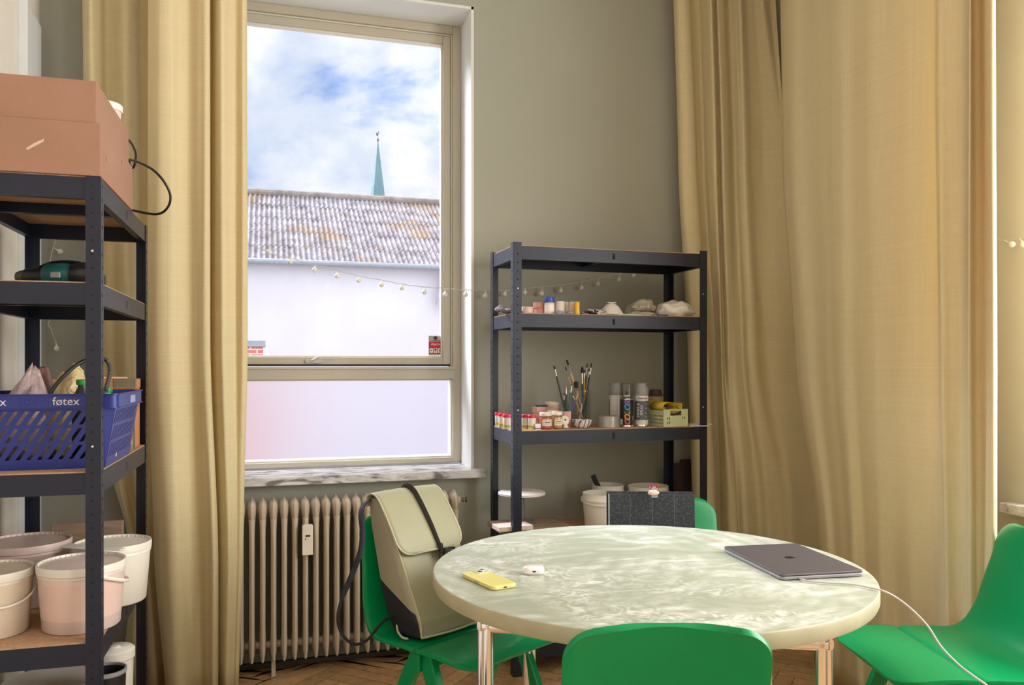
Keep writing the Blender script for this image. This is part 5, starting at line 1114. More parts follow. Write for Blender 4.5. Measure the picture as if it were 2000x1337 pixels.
# pale green folding crate
def panel_with_holes(b, O, U, V, w, h, holes, th):
    """flat panel with rectangular openings, built as cells"""
    xs = sorted({0.0, w} | {x for q in holes for x in (q[0], q[2])}); ys = sorted({0.0, h} | {y for q in holes for y in (q[1], q[3])})
    N_ = U.cross(V).normalized()*th
    for i in range(len(xs)-1):
        for j in range(len(ys)-1):
            cx, cy = (xs[i]+xs[i+1])/2, (ys[j]+ys[j+1])/2
            if any(q[0] < cx < q[2] and q[1] < cy < q[3] for q in holes): continue
            c4 = [O+U*x+V*y for x, y in ((xs[i], ys[j]), (xs[i+1], ys[j]), (xs[i+1], ys[j+1]), (xs[i], ys[j+1]))]
            b.add(c4+[p+N_ for p in c4], [(0,3,2,1),(4,5,6,7),(0,1,5,4),(1,2,6,5),(2,3,7,6),(3,0,4,7)])
def green_crate():
    M_pg = mat('pale_green_plastic', srgb(196, 204, 160), 0.45, var=0.03)
    p = RP(1297, .012, Z3); w, d, h = 0.118, 0.172, 0.074
    t = thing('storage_crate', 'small pale green folding crate with cut-outs at the right end of the middle shelf', 'crate', p, R_(6))
    X, Y, Z = Vector((1,0,0)), Vector((0,1,0)), Vector((0,0,1))
    for O, U, hl in ((Vector((0,0,0)), X, 1), (Vector((0,d,0)), X, 1)):
        b = MB(); holes = [(0.03, 0.048, w-0.03, 0.068)] + [(0.014+0.010*k, 0.030-0.012*0, 0.019+0.010*k, 0.042) for k in range(2)] + [(0.014+0.010*k, 0.010, 0.019+0.010*k, 0.022) for k in range(2)] + [(w-0.026+0.010*k, 0.030, w-0.021+0.010*k, 0.042) for k in range(2)]
        panel_with_holes(b, O, U, Z, w, h, holes, 0.003); b.build('end_panel', M_pg, t)
    for x in (0.0, w):
        b = MB(); holes = [(0.012+0.014*k, 0.010+0.016*j, 0.022+0.014*k, 0.017+0.016*j) for k in range(10) for j in range(3)]
        panel_with_holes(b, Vector((x, 0, 0)), Y, Z, d, h-0.004, holes, 0.003); b.build('side_panel', M_pg, t)
    b = MB(); b.box((0, 0, 0.001), (w, d, 0.004)); b.build('bottom_panel', M_pg, t)
    b = MB()
    for x, y in ((0, 0), (w, 0), (0, d), (w, d)): b.box((x-0.004, y-0.004, 0), (x+0.004, y+0.004, h+0.002))
    b.box((-0.003, -0.003, h-0.003), (w+0.003, 0.003, h+0.002)); b.box((-0.003, d-0.003, h-0.003), (w+0.003, d+0.003, h+0.002)); b.box((-0.003, 0, 0), (0.0, d, 0.004)); b.build('corner_frame', M_pg, t, bevel=0.001)
    b = MB(); b.box((w*0.55, -0.0008, 0.010), (w*0.92, 0, 0.034)); b.build('kraft_label', mat('kraft_label', srgb(176, 128, 98), 0.7), t)
    # yellow paper band rolled inside
    q = thing('paper_roll', 'yellow backed paper roll curling over the edge of the pale green crate', 'paper roll', (p.x, p.y, Z3+0.04), R_(6))
    prof = []
    for k in range(26):
        a = 0.2+k*0.26; rr = 0.018+0.0011*k; prof.append((0.050+rr*1.35*math.cos(a), 0.046+rr*0.8*math.sin(a)))
    b = MB(); b.loft([[Vector((x, 0.02, z)) for x, z in prof], [Vector((x, 0.135, z)) for x, z in prof]], caps=False, closed=False); b.build('roll', mat('yellow_paper', srgb(204, 172, 50), 0.6), q, smooth=True, autos=0, solid=0.0012)
    b = MB(); P = crom([(0.03, 0.03, 0.060), (0.060, 0.025, 0.062), (0.085, 0.015, 0.044), (0.100, 0.004, 0.022), (0.110, -0.006, 0.008)], 5)
    b.loft([[v, v+Vector((0, 0.022, 0.002))] for v in P], caps=False, closed=False); b.build('loose_strip', mat('yellow_paper', (1,1,1)), q, smooth=True, autos=0, solid=0.0010)
green_crate()
for k, (px, off, dz, rz, lab) in enumerate(((1362, 0.030, 0.0, -0.25, 'white card jutting over the shelf edge, lowest of two'), (1366, 0.070, 0.0032, 0.15, 'white card lying on the other card beside the crate'))):
    o = MB().box((-0.040, -0.040, 0), (0.040, 0.040, 0.003)).build('white_card', M_paper, bevel=0.0005); o.location = RP(px, off, Z3+dz); o.rotation_euler.z = rz; tag(o, lab, 'card', 'white cards')

# --- lower shelf
M_wood = mat('weathered_plank', srgb(150, 126, 106), 0.7, var=0.25, scale=9, stretch=(1, 8, 8)); M_plaster = mat('pale_plaster', srgb(226, 204, 192), 0.8, var=0.05)
o = MB().box((-0.155, -0.112, 0), (0.155, 0.112, 0.022)).build('wooden_board', M_wood, bevel=0.002); bp = Wp(1034, z=Z4, Y=3.375); o.location = bp; o.rotation_euler.z = R_(2); tag(o, 'weathered wooden board lying on the lower shelf under the turntable', 'board')
o = MB().box((-0.075, -0.045, 0), (0.075, 0.045, 0.020)).build('plaster_slab', M_plaster, bevel=0.003); o.location = Wp(1001, z=Z4+0.0225, Y=3.272); o.rotation_euler.z = R_(4); tag(o, 'pale plaster slab lying on the wooden board beside the shelf post', 'slab')
t = thing('banding_wheel', 'round chalky white pottery turntable on a stem on the lower shelf', 'pottery turntable', Wp(1019, z=Z4+0.0225, Y=3.40))
MB().lathe([(0.060, 0), (0.060, 0.006), (0.030, 0.012), (0.014, 0.020), (0.011, 0.112), (0.030, 0.118), (0.030, 0.122)], seg=32).build('stand', mat('grey_cast_iron', srgb(120, 116, 110), 0.5, 0.4), t, smooth=True)
MB().lathe([(0.095, 0.122), (0.103, 0.124), (0.103, 0.132), (0.100, 0.134)], seg=48).build('wheel_head', mat('chalky_white_disc', srgb(232, 220, 212), 0.6, var=0.05, scale=12), t, smooth=True)

def bucket(label, loc, r, h, m, lid=True, handle=None, rz=0, grp='white plastic buckets', taper=0.86, wallc=None, rim=None, fill=None):
    t = thing('bucket', label, 'bucket', loc, rz, grp)
    if lid: prof = [(r*taper-0.004, 0), (r*taper, 0.004), (r*0.965, h-0.03), (r*0.985, h-0.03), (r*0.985, h-0.026), (r*0.97, h-0.024), (r*0.975, h-0.006)]
    else: prof = [(r*taper-0.004, 0), (r*taper, 0.004), (r*0.965, h-0.03), (r, h-0.03), (r, h-0.026), (r*0.975, h-0.024), (r*0.985, h), (r*0.955, h), (r*0.94, h-0.03), (r*taper-0.006, 0.005), (0.001, 0.005)]
    b = MB(); b.lathe(prof, seg=56); b.build('bucket_wall', m, t, smooth=True, autos=50)
    if fill:
        zf, mf = fill; q = taper+(0.965-taper)*zf/(h-0.03)
        b = MB(); q0 = taper+(0.965-taper)*0.036/(h-0.03); b.lathe([(r*q0*1.002, 0.036), (r*q*1.002, zf)], seg=56, caps=False); b.build('dried_glaze_coat', mf, t, smooth=True)
    if lid:
        ml = rim or m
        b = MB(); b.lathe([(r*0.985, h-0.022), (r*1.0, h-0.021), (r*1.005, h-0.004), (r*0.995, h), (r*0.96, h), (r*0.95, h-0.003), (r*0.945, h-0.010), (r*0.001, h-0.010)], seg=56)
        n = 44
        for k in range(n):
            a = 2*math.pi*k/n; Mz = Matrix.Rotation(a, 4, 'Z'); b.box((r*0.925, -0.0012, h-0.010), (r*0.955, 0.0012, h-0.002), Mz)
        ld = b.build('lid', ml, t, smooth=True, autos=40)
        b = MB(); b.add([(0.02, -0.02, h-0.0094), (0.05, -0.005, h-0.0094), (0.045, 0.006, h-0.0094), (0.016, -0.008, h-0.0094)], [(0,1,2,3)]); b.build('tape_scrap', mat('yellowed_tape', srgb(206, 190, 120), 0.5), ld)
    if handle:
        a0, drop = handle; pts = []
        for k in range(21):
            a = a0+math.pi*k/20; q = math.sin(math.pi*k/20); rr = r*(1.03+0.03*q)
            pts.append(Vector((rr*math.cos(a), rr*math.sin(a), h-0.024-drop*q)))
        b = MB(); b.tube(pts, 0.0034, 8, flat=(0.6, 1.4)); b.build('handle', rim or m, t, smooth=True)
        b = MB()
        for a in (a0, a0+math.pi): b.lathe([(0.009, 0), (0.009, 0.007)], (r*0.97*math.cos(a), r*0.97*math.sin(a), h-0.028), 12, Matrix.Rotation(a, 4, 'Z') @ Matrix.Rotation(R_(90), 4, 'Y'))
        b.build('handle_lug', m, t)
    return t
q = Wp(1176, z=Z4, Y=3.315); bucket('open white bucket in front on the lower shelf, grip towards the left', q, 0.088, 0.150, M_wplastic, False, (R_(150), 0.02), grp='open white buckets on the lower right shelf')
q = Wp(1187, z=Z4, Y=3.475); qb = q; bucket('open white bucket at the back of the lower shelf with a black tool in it', q, 0.074, 0.160, M_wplastic, False, None, grp='open white buckets on the lower right shelf')
q = Wp(1266, z=Z4, Y=3.42); bucket('open white bucket behind the black folder on the lower shelf', q, 0.093, 0.155, M_wplastic, False, (R_(200), 0.01), grp='open white buckets on the lower right shelf')
t = thing('black_spatula', 'flat black spatula handle sticking out of the back bucket', 'spatula', (qb.x+0.02, qb.y-0.01, Z4+0.008)); t.rotation_euler = (0, R_(-25), -YAW)
b = MB(); b.box((-0.008, -0.003, 0), (0.008, 0.003, 0.135)); b.build('blade', M_blackp, t, bevel=0.001)
b = MB(); b.box((-0.012, -0.005, 0.135), (0.012, 0.005, 0.215)); b.build('grip', M_blackp, t, bevel=0.002)
# --- bottom shelf glimpsed under the table
t = thing('pink_jar', 'small pinkish jar on the bottom shelf seen under the table', 'jar', Wp(1072, z=Z5, Y=3.27))
MB().lathe([(0.030, 0), (0.032, 0.003), (0.032, 0.055)], seg=24).build('jar_body', mat('dusty_pink_jar', srgb(170, 120, 110), 0.4), t, smooth=True)
MB().lathe([(0.029, 0.055), (0.030, 0.057), (0.030, 0.070)], seg=24).build('lid', M_wplastic, t, smooth=True)
tag(blob('clay_lump', Wp(1096, z=Z5, Y=3.27), (0.03, 0.025, 0.012), M_clayp, seed=9, subd=3), 'small lump of clay beside the pinkish jar', 'clay lump')
# dark boards standing behind the right shelf
for k, (pa, pb, yy, zt_, lab) in enumerate(((1300, 1334, 3.585, 0.80, 'dark brown board standing behind the right shelving unit'), (1330, 1356, 3.600, 0.815, 'narrow dark board standing next to the brown board near the corner'))):
    a_, c_ = Wp(pa, z=0, Y=yy), Wp(pb, z=0, Y=yy)
    o = MB().box((0, 0, 0), (c_.x-a_.x, 0.012, zt_)).build('dark_board', mat('dark_brown_board', srgb(58, 44, 38), 0.7), bevel=0.002); o.location = (a_.x, yy, 0.001); tag(o, lab, 'board', 'dark boards behind the shelf')

# --- black folder hung over the back of the chair behind the table
def folder():
    m, N, L, P = nodes_mat('scuffed_black_board')
    tc = N.new('ShaderNodeTexCoord')
    mp = N.new('ShaderNodeMapping'); mp.inputs['Scale'].default_value = (3.6, 1, 1); L.new(tc.outputs['Object'], mp.inputs[0])
    sp = N.new('ShaderNodeSeparateXYZ'); L.new(tc.outputs['Object'], sp.inputs[0])
    n = N.new('ShaderNodeTexNoise'); n.inputs['Scale'].default_value = 120; n.inputs['Detail'].default_value = 7; L.new(tc.outputs['Object'], n.inputs['Vector'])
    r = N.new('ShaderNodeValToRGB'); r.color_ramp.elements[0].position = 0.45; r.color_ramp.elements[0].color = srgb(34, 38, 46)+(1,); r.color_ramp.elements[1].position = 0.75; r.color_ramp.elements[1].color = srgb(76, 79, 86)+(1,)
    L.new(n.outputs['Fac'], r.inputs[0]); L.new(r.outputs[0], P.inputs['Base Color']); P.inputs['Roughness'].default_value = 0.6
    c = Wp(1274, z=0, d=2.872); w = 0.302
    t = thing('black_folder', 'scuffed black board folder propped on the chair behind the table', 'folder', (c.x, c.y, 0.4585), -YAW-R_(3)); t.rotation_euler[0] = R_(-4)
    h = 0.362
    b = MB(); b.box((-w/2, 0, 0), (w/2, 0.010, h)); b.build('front_cover', m, t, bevel=0.001)
    b = MB(); b.box((-w/2-0.006, 0.012, 0), (w/2-0.006, 0.030, h+0.008)); b.build('back_cover', m, t, bevel=0.001)
    b = MB()
    for k in range(3): x = -w/2+0.075+0.078*k; b.box((x-0.0006, -0.0004, 0.02), (x+0.0006, 0.0, h))
    b.build('crease_lines', mat('worn_crease', srgb(110, 114, 116), 0.7), t)
    b = MB(); b.box((-w/2+0.0002, -0.0005, 0), (-w/2+0.0025, 0.0, h)); b.build('worn_edge', M_paper, t)
    g = thing('clip', 'red handled spring clip smeared with white plaster on top of the black folder', 'clip', (c.x+0.002, c.y-0.0, 0.4585+h+0.012-0.020), -YAW)
    b = MB(); b.box((-0.006, -0.010, 0.0), (0.016, -0.004, 0.030)); b.box((-0.006, 0.030, 0.0), (0.016, 0.036, 0.030)); b.box((-0.006, -0.010, 0.028), (0.016, 0.036, 0.033)); b.build('clip_body', M_grey, g, bevel=0.002)
    for sx, tl in ((-0.006, 0.25), (0.016, 0.0)):
        b = MB(); b.tube([(sx, 0.0, 0.022), (sx+0.012*tl, 0.0, 0.048)], 0.0042, 10); b.build('handle', mat('red_clip_plastic', srgb(170, 40, 42), 0.4), g, smooth=True)
    b2 = blob('plaster_smear', (0, -0.012, 0.008), (0.020, 0.006, 0.010), M_plaster, g, seed=6, subd=3, flat=False)
folder()

# ------------------------------------------------------------------ left shelving unit: things
ZL1, ZL2, ZL3, ZL4, ZL5 = [z+0.0005 for z in ZL]
# cardboard box
fr = Wp(196, z=0, d=2.095)
bx = thing('cardboard_box', 'large brown cardboard box on top of the left shelving unit', 'cardboard box', (fr.x, fr.y, ZL1), R_(-1.0))
b = MB(); b.box((-0.425, 0, 0), (0, 0.475, 0.135)); b.build('box_body', M_card, bx, bevel=0.0015)
b = MB(); b.box((-0.425, 0.004, 0.135), (-0.010, 0.471, 0.243)); b.build('box_sleeve', M_card, bx, bevel=0.0015)
b = MB(); b.add([(-0.165, -0.0004, 0.055), (-0.130, -0.0004, 0.078), (-0.128, -0.0004, 0.086), (-0.150, -0.0004, 0.074), (-0.170, -0.0004, 0.058)], [(0,1,2,3,4)]); b.build('scuff_mark', mat('pale_scuff', srgb(206, 178, 158), 0.8), bx)
b = MB(); b.box((0, 0.07, 0.054), (0.0004, 0.075, 0.068)); b.box((0, 0.29, 0.10), (0.0004, 0.295, 0.112)); b.build('stapled_slot', mat('slot_brown', srgb(120, 84, 60), 0.8), bx)
p = Wp(202, z=ZL1+0.2435, d=2.46)
t = thing('white_tub', 'white round tub resting on the cardboard box', 'tub', p)
MB().lathe([(0.040, 0), (0.046, 0.003), (0.049, 0.036)], seg=36).build('tub', mat('pinkish_white_tub', srgb(220, 200, 190), 0.4), t, smooth=True)
MB().lathe([(0.052, 0.036), (0.053, 0.038), (0.053, 0.054), (0.050, 0.057)], seg=36).build('lid', M_wplastic, t, smooth=True)
# black cable loop
pp = [(246,268,2.80),(258,282,2.74),(265,300,2.70),(264,318,2.69),(259,328,2.70),(254,322,2.70),(252,312,2.70),(262,314,2.66),(282,322,2.62),(302,334,2.60),(320,354,2.60),(332,378,2.62),(331,398,2.63),(320,413,2.65),(305,418,2.66),(285,416,2.66),(262,411,2.66),(250,409,2.68)]
c0 = Wp(262, 411, d=2.66); t = thing('black_cable', 'black cable looping out from behind the cardboard box', 'cable', c0)
b = MB(); b.tube(crom([Wp(x, y, d=d)-c0 for x, y, d in pp], 6), 0.0040, 8); o = b.build('cord', M_black, t, smooth=True)
# drill
def drill():
    p = Wp(100, z=ZL2, d=2.26)
    t = thing('cordless_drill', 'teal and black cordless drill lying on the second shelf of the left unit', 'drill', (p.x, p.y, ZL2), -YAW-R_(2))
    RY = Matrix.Rotation(R_(90), 4, 'Y'); teal = mat('teal_tool_plastic', srgb(18, 92, 92), 0.4)
    b = MB(); b.lathe([(0.010, -0.096), (0.015, -0.094), (0.019, -0.082), (0.020, -0.074)], (0, 0, 0.030), 24, RY); b.build('chuck_jaw', mat('dull_chuck_metal', srgb(100, 96, 84), 0.4, 0.6), t, smooth=True)
    b = MB(); b.lathe([(0.020, -0.074), (0.0245, -0.066), (0.0245, -0.044), (0.026, -0.040), (0.028, -0.012)], (0, 0, 0.030), 24, RY); b.build('chuck', M_blackp, t, smooth=True, autos=30)
    b = MB(); b.lathe([(0.030, -0.012), (0.034, -0.006), (0.0345, 0.045), (0.031, 0.062), (0.029, 0.066)], (0, 0, 0.0345), 28, RY); b.build('motor_housing', teal, t, smooth=True, autos=40)
    b = MB(); b.lathe([(0.030, 0.064), (0.034, 0.070), (0.035, 0.105), (0.028, 0.120), (0.018, 0.124)], (0, 0, 0.0355), 28, RY); b.build('rear_cap', M_blackp, t, smooth=True, autos=40)
    b = MB(); b.tube(crom([(-0.03, 0.0, 0.056), (0.0, 0.0, 0.068), (0.03, 0, 0.072), (0.07, 0, 0.070), (0.11, 0, 0.060)], 4), 0.0045, 8, flat=(2.4, 1)); b.build('top_grip', M_blackp, t, smooth=True)
    b = MB(); b.box((0.020, -0.038, 0.024), (0.046, -0.031, 0.040)); b.build('speed_switch', M_grey, t, bevel=0.002)
    b = MB(); b.tube([(0.04, 0.02, 0.034), (0.045, 0.09, 0.030)], 0.017, 14); b.build('handle', M_blackp, t, smooth=True)
    b = MB(); b.box((0.005, 0.08, 0.001), (0.085, 0.13, 0.050)); b.build('battery', M_blackp, t, bevel=0.004)
drill()
# blue crate
def blue_crate():
    M_bl = mat('royal_blue_plastic', srgb(30, 46, 126), 0.38, var=0.06, scale=8)
    o = Wp(204, z=0, d=2.175)                                   # front right bottom corner
    t = thing('shopping_crate', 'blue plastic supermarket crate with slanted slots on the middle left shelf', 'crate', (o.x, o.y, ZL3), R_(-1))
    w, d, h, fl = 0.345, 0.37, 0.194, 0.030
    def wallp(b, O, U, V, wb, slots=True, nrm=None):
        # V runs up (leaning out); rows of slanted slots
        def P(x, y): return O+U*x+V*y
        def q(a, c, e, f): b.add([P(*a), P(*c), P(*e), P(*f)], [(0,1,2,3)])
        rows = [(0.026, 0.062), (0.071, 0.107), (0.116, 0.152)]
        q((0, 0), (wb, 0), (wb, rows[0][0]), (0, rows[0][0]))
        q((0, rows[0][1]), (wb, rows[0][1]), (wb, rows[1][0]), (0, rows[1][0])); q((0, rows[1][1]), (wb, rows[1][1]), (wb, rows[2][0]), (0, rows[2][0])); q((0, rows[2][1]), (wb, rows[2][1]), (wb, h), (0, h))
        pit, sl, lean = 0.0248, 0.0095, 0.024
        for y0, y1 in rows:
            x = 0.0; xs0 = 0.012
            q((0, y0), (xs0, y0), (xs0+lean*0, y1), (0, y1)) if False else None
            k = 0; first = True; xe = xs0
            # left margin
            b.add([P(0, y0), P(xs0, y0), P(xs0+lean, y1), P(0, y1)], [(0,1,2,3)])
            x = xs0+sl
            while x+pit-sl+lean+sl < wb-0.008:
                b.add([P(x, y0), P(x+pit-sl, y0), P(x+pit-sl+lean, y1), P(x+lean, y1)], [(0,1,2,3)]); x += pit
            b.add([P(x, y0), P(wb, y0), P(wb, y1), P(x+lean, y1)], [(0,1,2,3)])
    Vf = Vector((0, -fl/h*0.4, 1)); Vr = Vector((fl/h, 0, 1))
    b = MB(); wallp(b, Vector((-w, 0, 0)), Vector((1, 0, 0)), Vf, w+0.0); b.build('front_wall', M_bl, t, solid=0.003)
    b = MB(); wallp(b, Vector((0, 0, 0)), Vector((0, 1, 0)), Vr, d); b.build('side_wall', M_bl, t, solid=0.003)
    b = MB(); wallp(b, Vector((-w, 0, 0)), Vector((0, 1, 0)), Vector((0, 0, 1)), d); b.build('side_wall', M_bl, t, solid=0.003)
    b = MB(); wallp(b, Vector((-w, d, 0)), Vector((1, 0, 0)), Vector((0, 0.05, 1)), w); b.build('rear_wall', M_bl, t, solid=0.003)
    b = MB(); b.box((-w, 0, 0), (0, d, 0.003)); b.build('bottom', M_bl, t)
    # rounded front corner post, filling the flare between front and side
    b = MB(); b.add([Vector((0, 0, 0)), Vector((fl, 0, h)), Vector((0, -fl*0.4, h))], [(0, 1, 2)]); b.build('corner_rib', M_bl, t, solid=0.003); b = MB(); b.add([Vector((0, d, 0)), Vector((0, d+0.05*h, h)), Vector((fl, d, h))], [(0,1,2)]); b.build('corner_rib', M_bl, t, solid=0.003)
    # rim band
    x0, x1, y0, y1, z0, z1 = -w-0.004, fl+0.006, -fl*0.4-0.008, d+0.012, 0.158, h+0.002
    outer = rrect(x1-x0, y1-y0, 0.020, 5, (x0+x1)/2, (y0+y1)/2); inner = rrect(x1-x0-0.008, y1-y0-0.008, 0.016, 5, (x0+x1)/2, (y0+y1)/2)
    b = MB(); n = len(outer)
    R1 = [Vector((x, y, z0)) for x, y in outer]; R2 = [Vector((x, y, z1)) for x, y in outer]; R3 = [Vector((x, y, z1)) for x, y in inner]; R4 = [Vector((x, y, z0)) for x, y in inner]
    b.loft([R4, R1, R2, R3, R4], caps=False); rim = b.build('rim', M_bl, t, smooth=True, autos=40)
    outl = rrect(x1-x0+0.008, y1-y0+0.008, 0.022, 5, (x0+x1)/2, (y0+y1)/2)
    b = MB(); b.loft([[Vector((x, y, z)) for x, y in r] for r, z in ((outer, z1-0.003), (outl, z1-0.002), (outl, z1+0.001), (inner, z1+0.001))], caps=False); b.loft([[Vector((x, y, z)) for x, y in r] for r, z in ((outer, z0+0.002), (outl, z0+0.002), (outl, z0), (inner, z0))], caps=False); b.build('rim_lip', M_bl, rim, smooth=True, autos=40)
    M_wt = mat('crate_white_print', srgb(214, 210, 214), 0.6)
    for px in (129, -16):
        q = Wp(px, z=0, Y=o.y+y0); text_mesh('lettering', 'føtex', 0.030, M_wt, Matrix.Translation((q.x-o.x, y0-0.0006, 0.177)) @ Matrix.Rotation(R_(90), 4, 'X'), rim, bold=0.0)
    b = MB(); q = Wp(53, z=0, Y=o.y+y0); b.lathe([(0.006, 0), (0.005, 0.0015)], (q.x-o.x, y0, 0.177), 14, Matrix.Rotation(R_(90), 4, 'X'))
    for k in range(7): b.box((q.x-o.x-0.022+0.0065*k, y0-0.0008, 0.166), (q.x-o.x-0.020+0.0065*k, y0, 0.188))
    b.build('ribbed_panel', M_bl, rim)
    b = MB(); b.box((x1, 0.17, 0.165), (x1+0.0006, 0.25, 0.186)); b.build('side_label', mat('pale_blue_label', srgb(150, 160, 205), 0.5), rim)
    return o
co = blue_crate()
def CL(dx, dy, z): return (co.x+dx, co.y+dy, ZL3+z)
M_tbag = film('thin_mauve_bag', srgb(222, 196, 192), 0.75); M_ybag = film('yellowish_bag', srgb(232, 206, 150), 0.8); M_mbag = mat('mauve_bag', srgb(150, 112, 108), 0.4, bump=0.4, bscale=18)
tag(blob('carrier_bag', (*Wp(52, z=0, d=2.36).xy, ZL3+0.008), (0.078, 0.075, 0.142), M_tbag, seed=31, amp=0.30, crease=0.05, pinch=(0.5, 0.75, 0.5)), 'crumpled pale pink carrier bag with a pointed knot in the blue crate', 'plastic bag', 'bags in the blue crate')
tag(blob('carrier_bag', (*Wp(86, z=0, d=2.44).xy, ZL3+0.008), (0.042, 0.038, 0.158), M_mbag, seed=35, amp=0.25, crease=0.06), 'darker mauve bag behind the pale pink bag in the crate', 'plastic bag', 'bags in the blue crate')
tag(blob('carrier_bag', (*Wp(143, z=0, d=2.40).xy, ZL3+0.008), (0.056, 0.060, 0.172), M_ybag, seed=37, amp=0.22, crease=0.05), 'yellowish translucent bag bulging from the right half of the crate', 'plastic bag', 'bags in the blue crate')
tag(blob('yellow_sponge', CL(-0.312, 0.045, 0.12), (0.020, 0.018, 0.045), mat('yellow_sponge', srgb(196, 168, 50), 0.9), seed=4, subd=3), 'bit of yellow plastic at the left of the crate', 'sponge')
M_gcap = mat('green_cap_plastic', srgb(40, 140, 66), 0.4)
for (px, py, d, lab, bcol) in ((161, 747, 2.24, 'dark bottle with a green screw cap lying in the blue crate', M_blackp), (208, 762, 2.30, 'pale bottle with a green screw cap by the crate side', M_wplastic)):
    q = Wp(px, py, d=d); t = thing('bottle', lab, 'bottle', (q.x, q.y, ZL3+0.015), 0, 'green capped bottles in the crate'); hh = q.z-ZL3-0.015
    t.rotation_euler = (0, 0, 0)
    MB().lathe([(0.024, 0), (0.026, 0.003), (0.026, hh*0.72), (0.020, hh*0.86), (0.0115, hh-0.012), (0.0115, hh-0.004)], seg=24).build('bottle_body', bcol, t, smooth=True)
    MB().lathe([(0.0155, hh-0.006), (0.0160, hh-0.004), (0.0160, hh+0.007), (0.0135, hh+0.009)], seg=20).build('cap', M_gcap, t, smooth=True)
pp = [(96,790,2.14),(99,768,2.14),(112,748,2.15),(132,727,2.17),(152,711,2.20),(172,702,2.22),(192,699,2.24),(206,702,2.26),(213,712,2.27),(215,727,2.26),(211,745,2.25),(206,762,2.24)]
c0 = Wp(96, 790, d=2.14); t = thing('black_hose', 'black hose arching over the blue crate', 'hose', c0)
P = crom([Wp(x, y, d=d)-c0 for x, y, d in pp], 6)
b = MB(); b.tube(P[:44], 0.0052, 12); b.build('hose', M_black, t, smooth=True)
b = MB(); b.tube(P[43:], [0.0065 if k % 2 else 0.0053 for k in range(len(P)-43)], 12); b.build('ribbed_end', mat('dark_ribbed_sleeve', srgb(70, 64, 62), 0.4), t, smooth=True, autos=20)
# wooden boxes behind the crate
M_ply = mat('orange_plywood', srgb(196, 134, 88), 0.5, var=0.12, scale=10, stretch=(1, 1, 0.3)); M_ply2 = mat('pale_plywood', srgb(222, 180, 142), 0.5, var=0.08, scale=10); M_zinc = mat('dull_zinc_corner', srgb(140, 130, 104), 0.5, 0.4, var=0.15)
c0 = Vector((-0.407, 2.927, 0))
t = thing('wooden_case', 'orange plywood case with metal corners behind the blue crate', 'case', (c0.x, c0.y, ZL3), R_(-1))
b = MB(); b.box((-0.30, 0, 0), (0, 0.118, 0.195)); b.build('case_body', M_ply, t, bevel=0.002)
b = MB(); b.box((-0.303, -0.004, 0.196), (0.002, 0.120, 0.228)); b.build('lid', M_ply, t, bevel=0.002)
b = MB(); b.box((-0.060, -0.0055, 0.200), (0.0045, -0.004, 0.229)); b.box((0.003, -0.0055, 0.200), (0.0045, 0.02, 0.229)); b.build('lid_corner', M_zinc, t)
b = MB(); b.box((-0.020, -0.0015, 0.0), (0.0015, 0, 0.195)); b.box((0.0, -0.0015, 0.0), (0.0015, 0.014, 0.195)); b.build('edge_strip', M_zinc, t)
b = MB(); b.box((0.0, 0.045, 0.135), (0.0012, 0.072, 0.175)); b.build('hand_hole', M_slot, t, bevel=0.0005)
c1 = Wp(233, z=0, d=2.50)
t = thing('wooden_case', 'smaller pale plywood case with a hand hole between crate and orange case', 'case', (c1.x+0.012, c1.y+0.03, ZL3), R_(-1))
b = MB(); b.box((-0.28, 0, 0), (0, 0.145, 0.122)); b.build('case_body', M_ply2, t, bevel=0.002)
b = MB(); b.box((-0.283, -0.003, 0.122), (0.003, 0.147, 0.148)); b.build('lid', M_ply2, t, bevel=0.002)
b = MB(); b.box((0.0, 0.0, 0.0), (0.0012, 0.145, 0.018)); b.box((0, 0.128, 0.018), (0.0012, 0.145, 0.122)); b.build('edge_strip', M_zinc, t)
b = MB(); b.prism(rrect(0.070, 0.040, 0.012, 4, 0.075, 0.085), 0.0014, Matrix.Rotation(R_(90), 4, 'Z') @ Matrix.Rotation(R_(90), 4, 'X')); b.build('hole_rim', M_zinc, t)
b = MB(); b.prism(rrect(0.050, 0.026, 0.010, 4, 0.075, 0.085), 0.0022, Matrix.Rotation(R_(90), 4, 'Z') @ Matrix.Rotation(R_(90), 4, 'X')); b.build('hand_hole', M_slot, t)
b = MB()
for k in range(3): b.box((0.0, 0.04, 0.030+0.009*k), (0.0006, 0.110-0.012*k, 0.034+0.009*k))
b.build('stencil_marks', mat('faded_stencil', srgb(120, 84, 60), 0.7), t)
o = MB().box((-0.06, -0.008, 0), (0.06, 0.008, 0.006)).build('wood_offcut', M_ply2, bevel=0.001); o.location = (c0.x-0.085, c0.y+0.03, ZL3+0.2285); o.rotation_euler.z = 0.15; tag(o, 'thin pale wooden offcut lying on the orange plywood case', 'offcut')

# buckets on the fourth shelf
M_pinkcoat = mat('pink_glaze_inside_bucket', srgb(226, 196, 184), 0.4, var=0.05, scale=14)
M_bcream = mat('cream_bucket_plastic', srgb(222, 206, 184), 0.38, var=0.03)
def LP(px, d): q = Wp(px, z=ZL4, d=d); return q
q = LP(160, 2.235); bucket('lidded bucket tinted pink by its contents, behind the front post', q, 0.110, 0.176, mat('pinkish_bucket', srgb(222, 204, 196), 0.38), True, (R_(-60), 0.045), grp='lidded buckets on the left unit', taper=0.87, fill=(0.132, M_pinkcoat), rim=M_wplastic)
q = LP(-20, 2.17); bucket('cream lidded bucket at the far left front of the left unit', (q.x, q.y, ZL4), 0.104, 0.170, M_bcream, True, (R_(-150), 0.06), grp='lidded buckets on the left unit', rim=M_wplastic)
q = LP(220, 2.47); bucket('white lidded bucket farthest right at the back of the shelf', q, 0.108, 0.178, M_wplastic, True, None, grp='lidded buckets on the left unit')
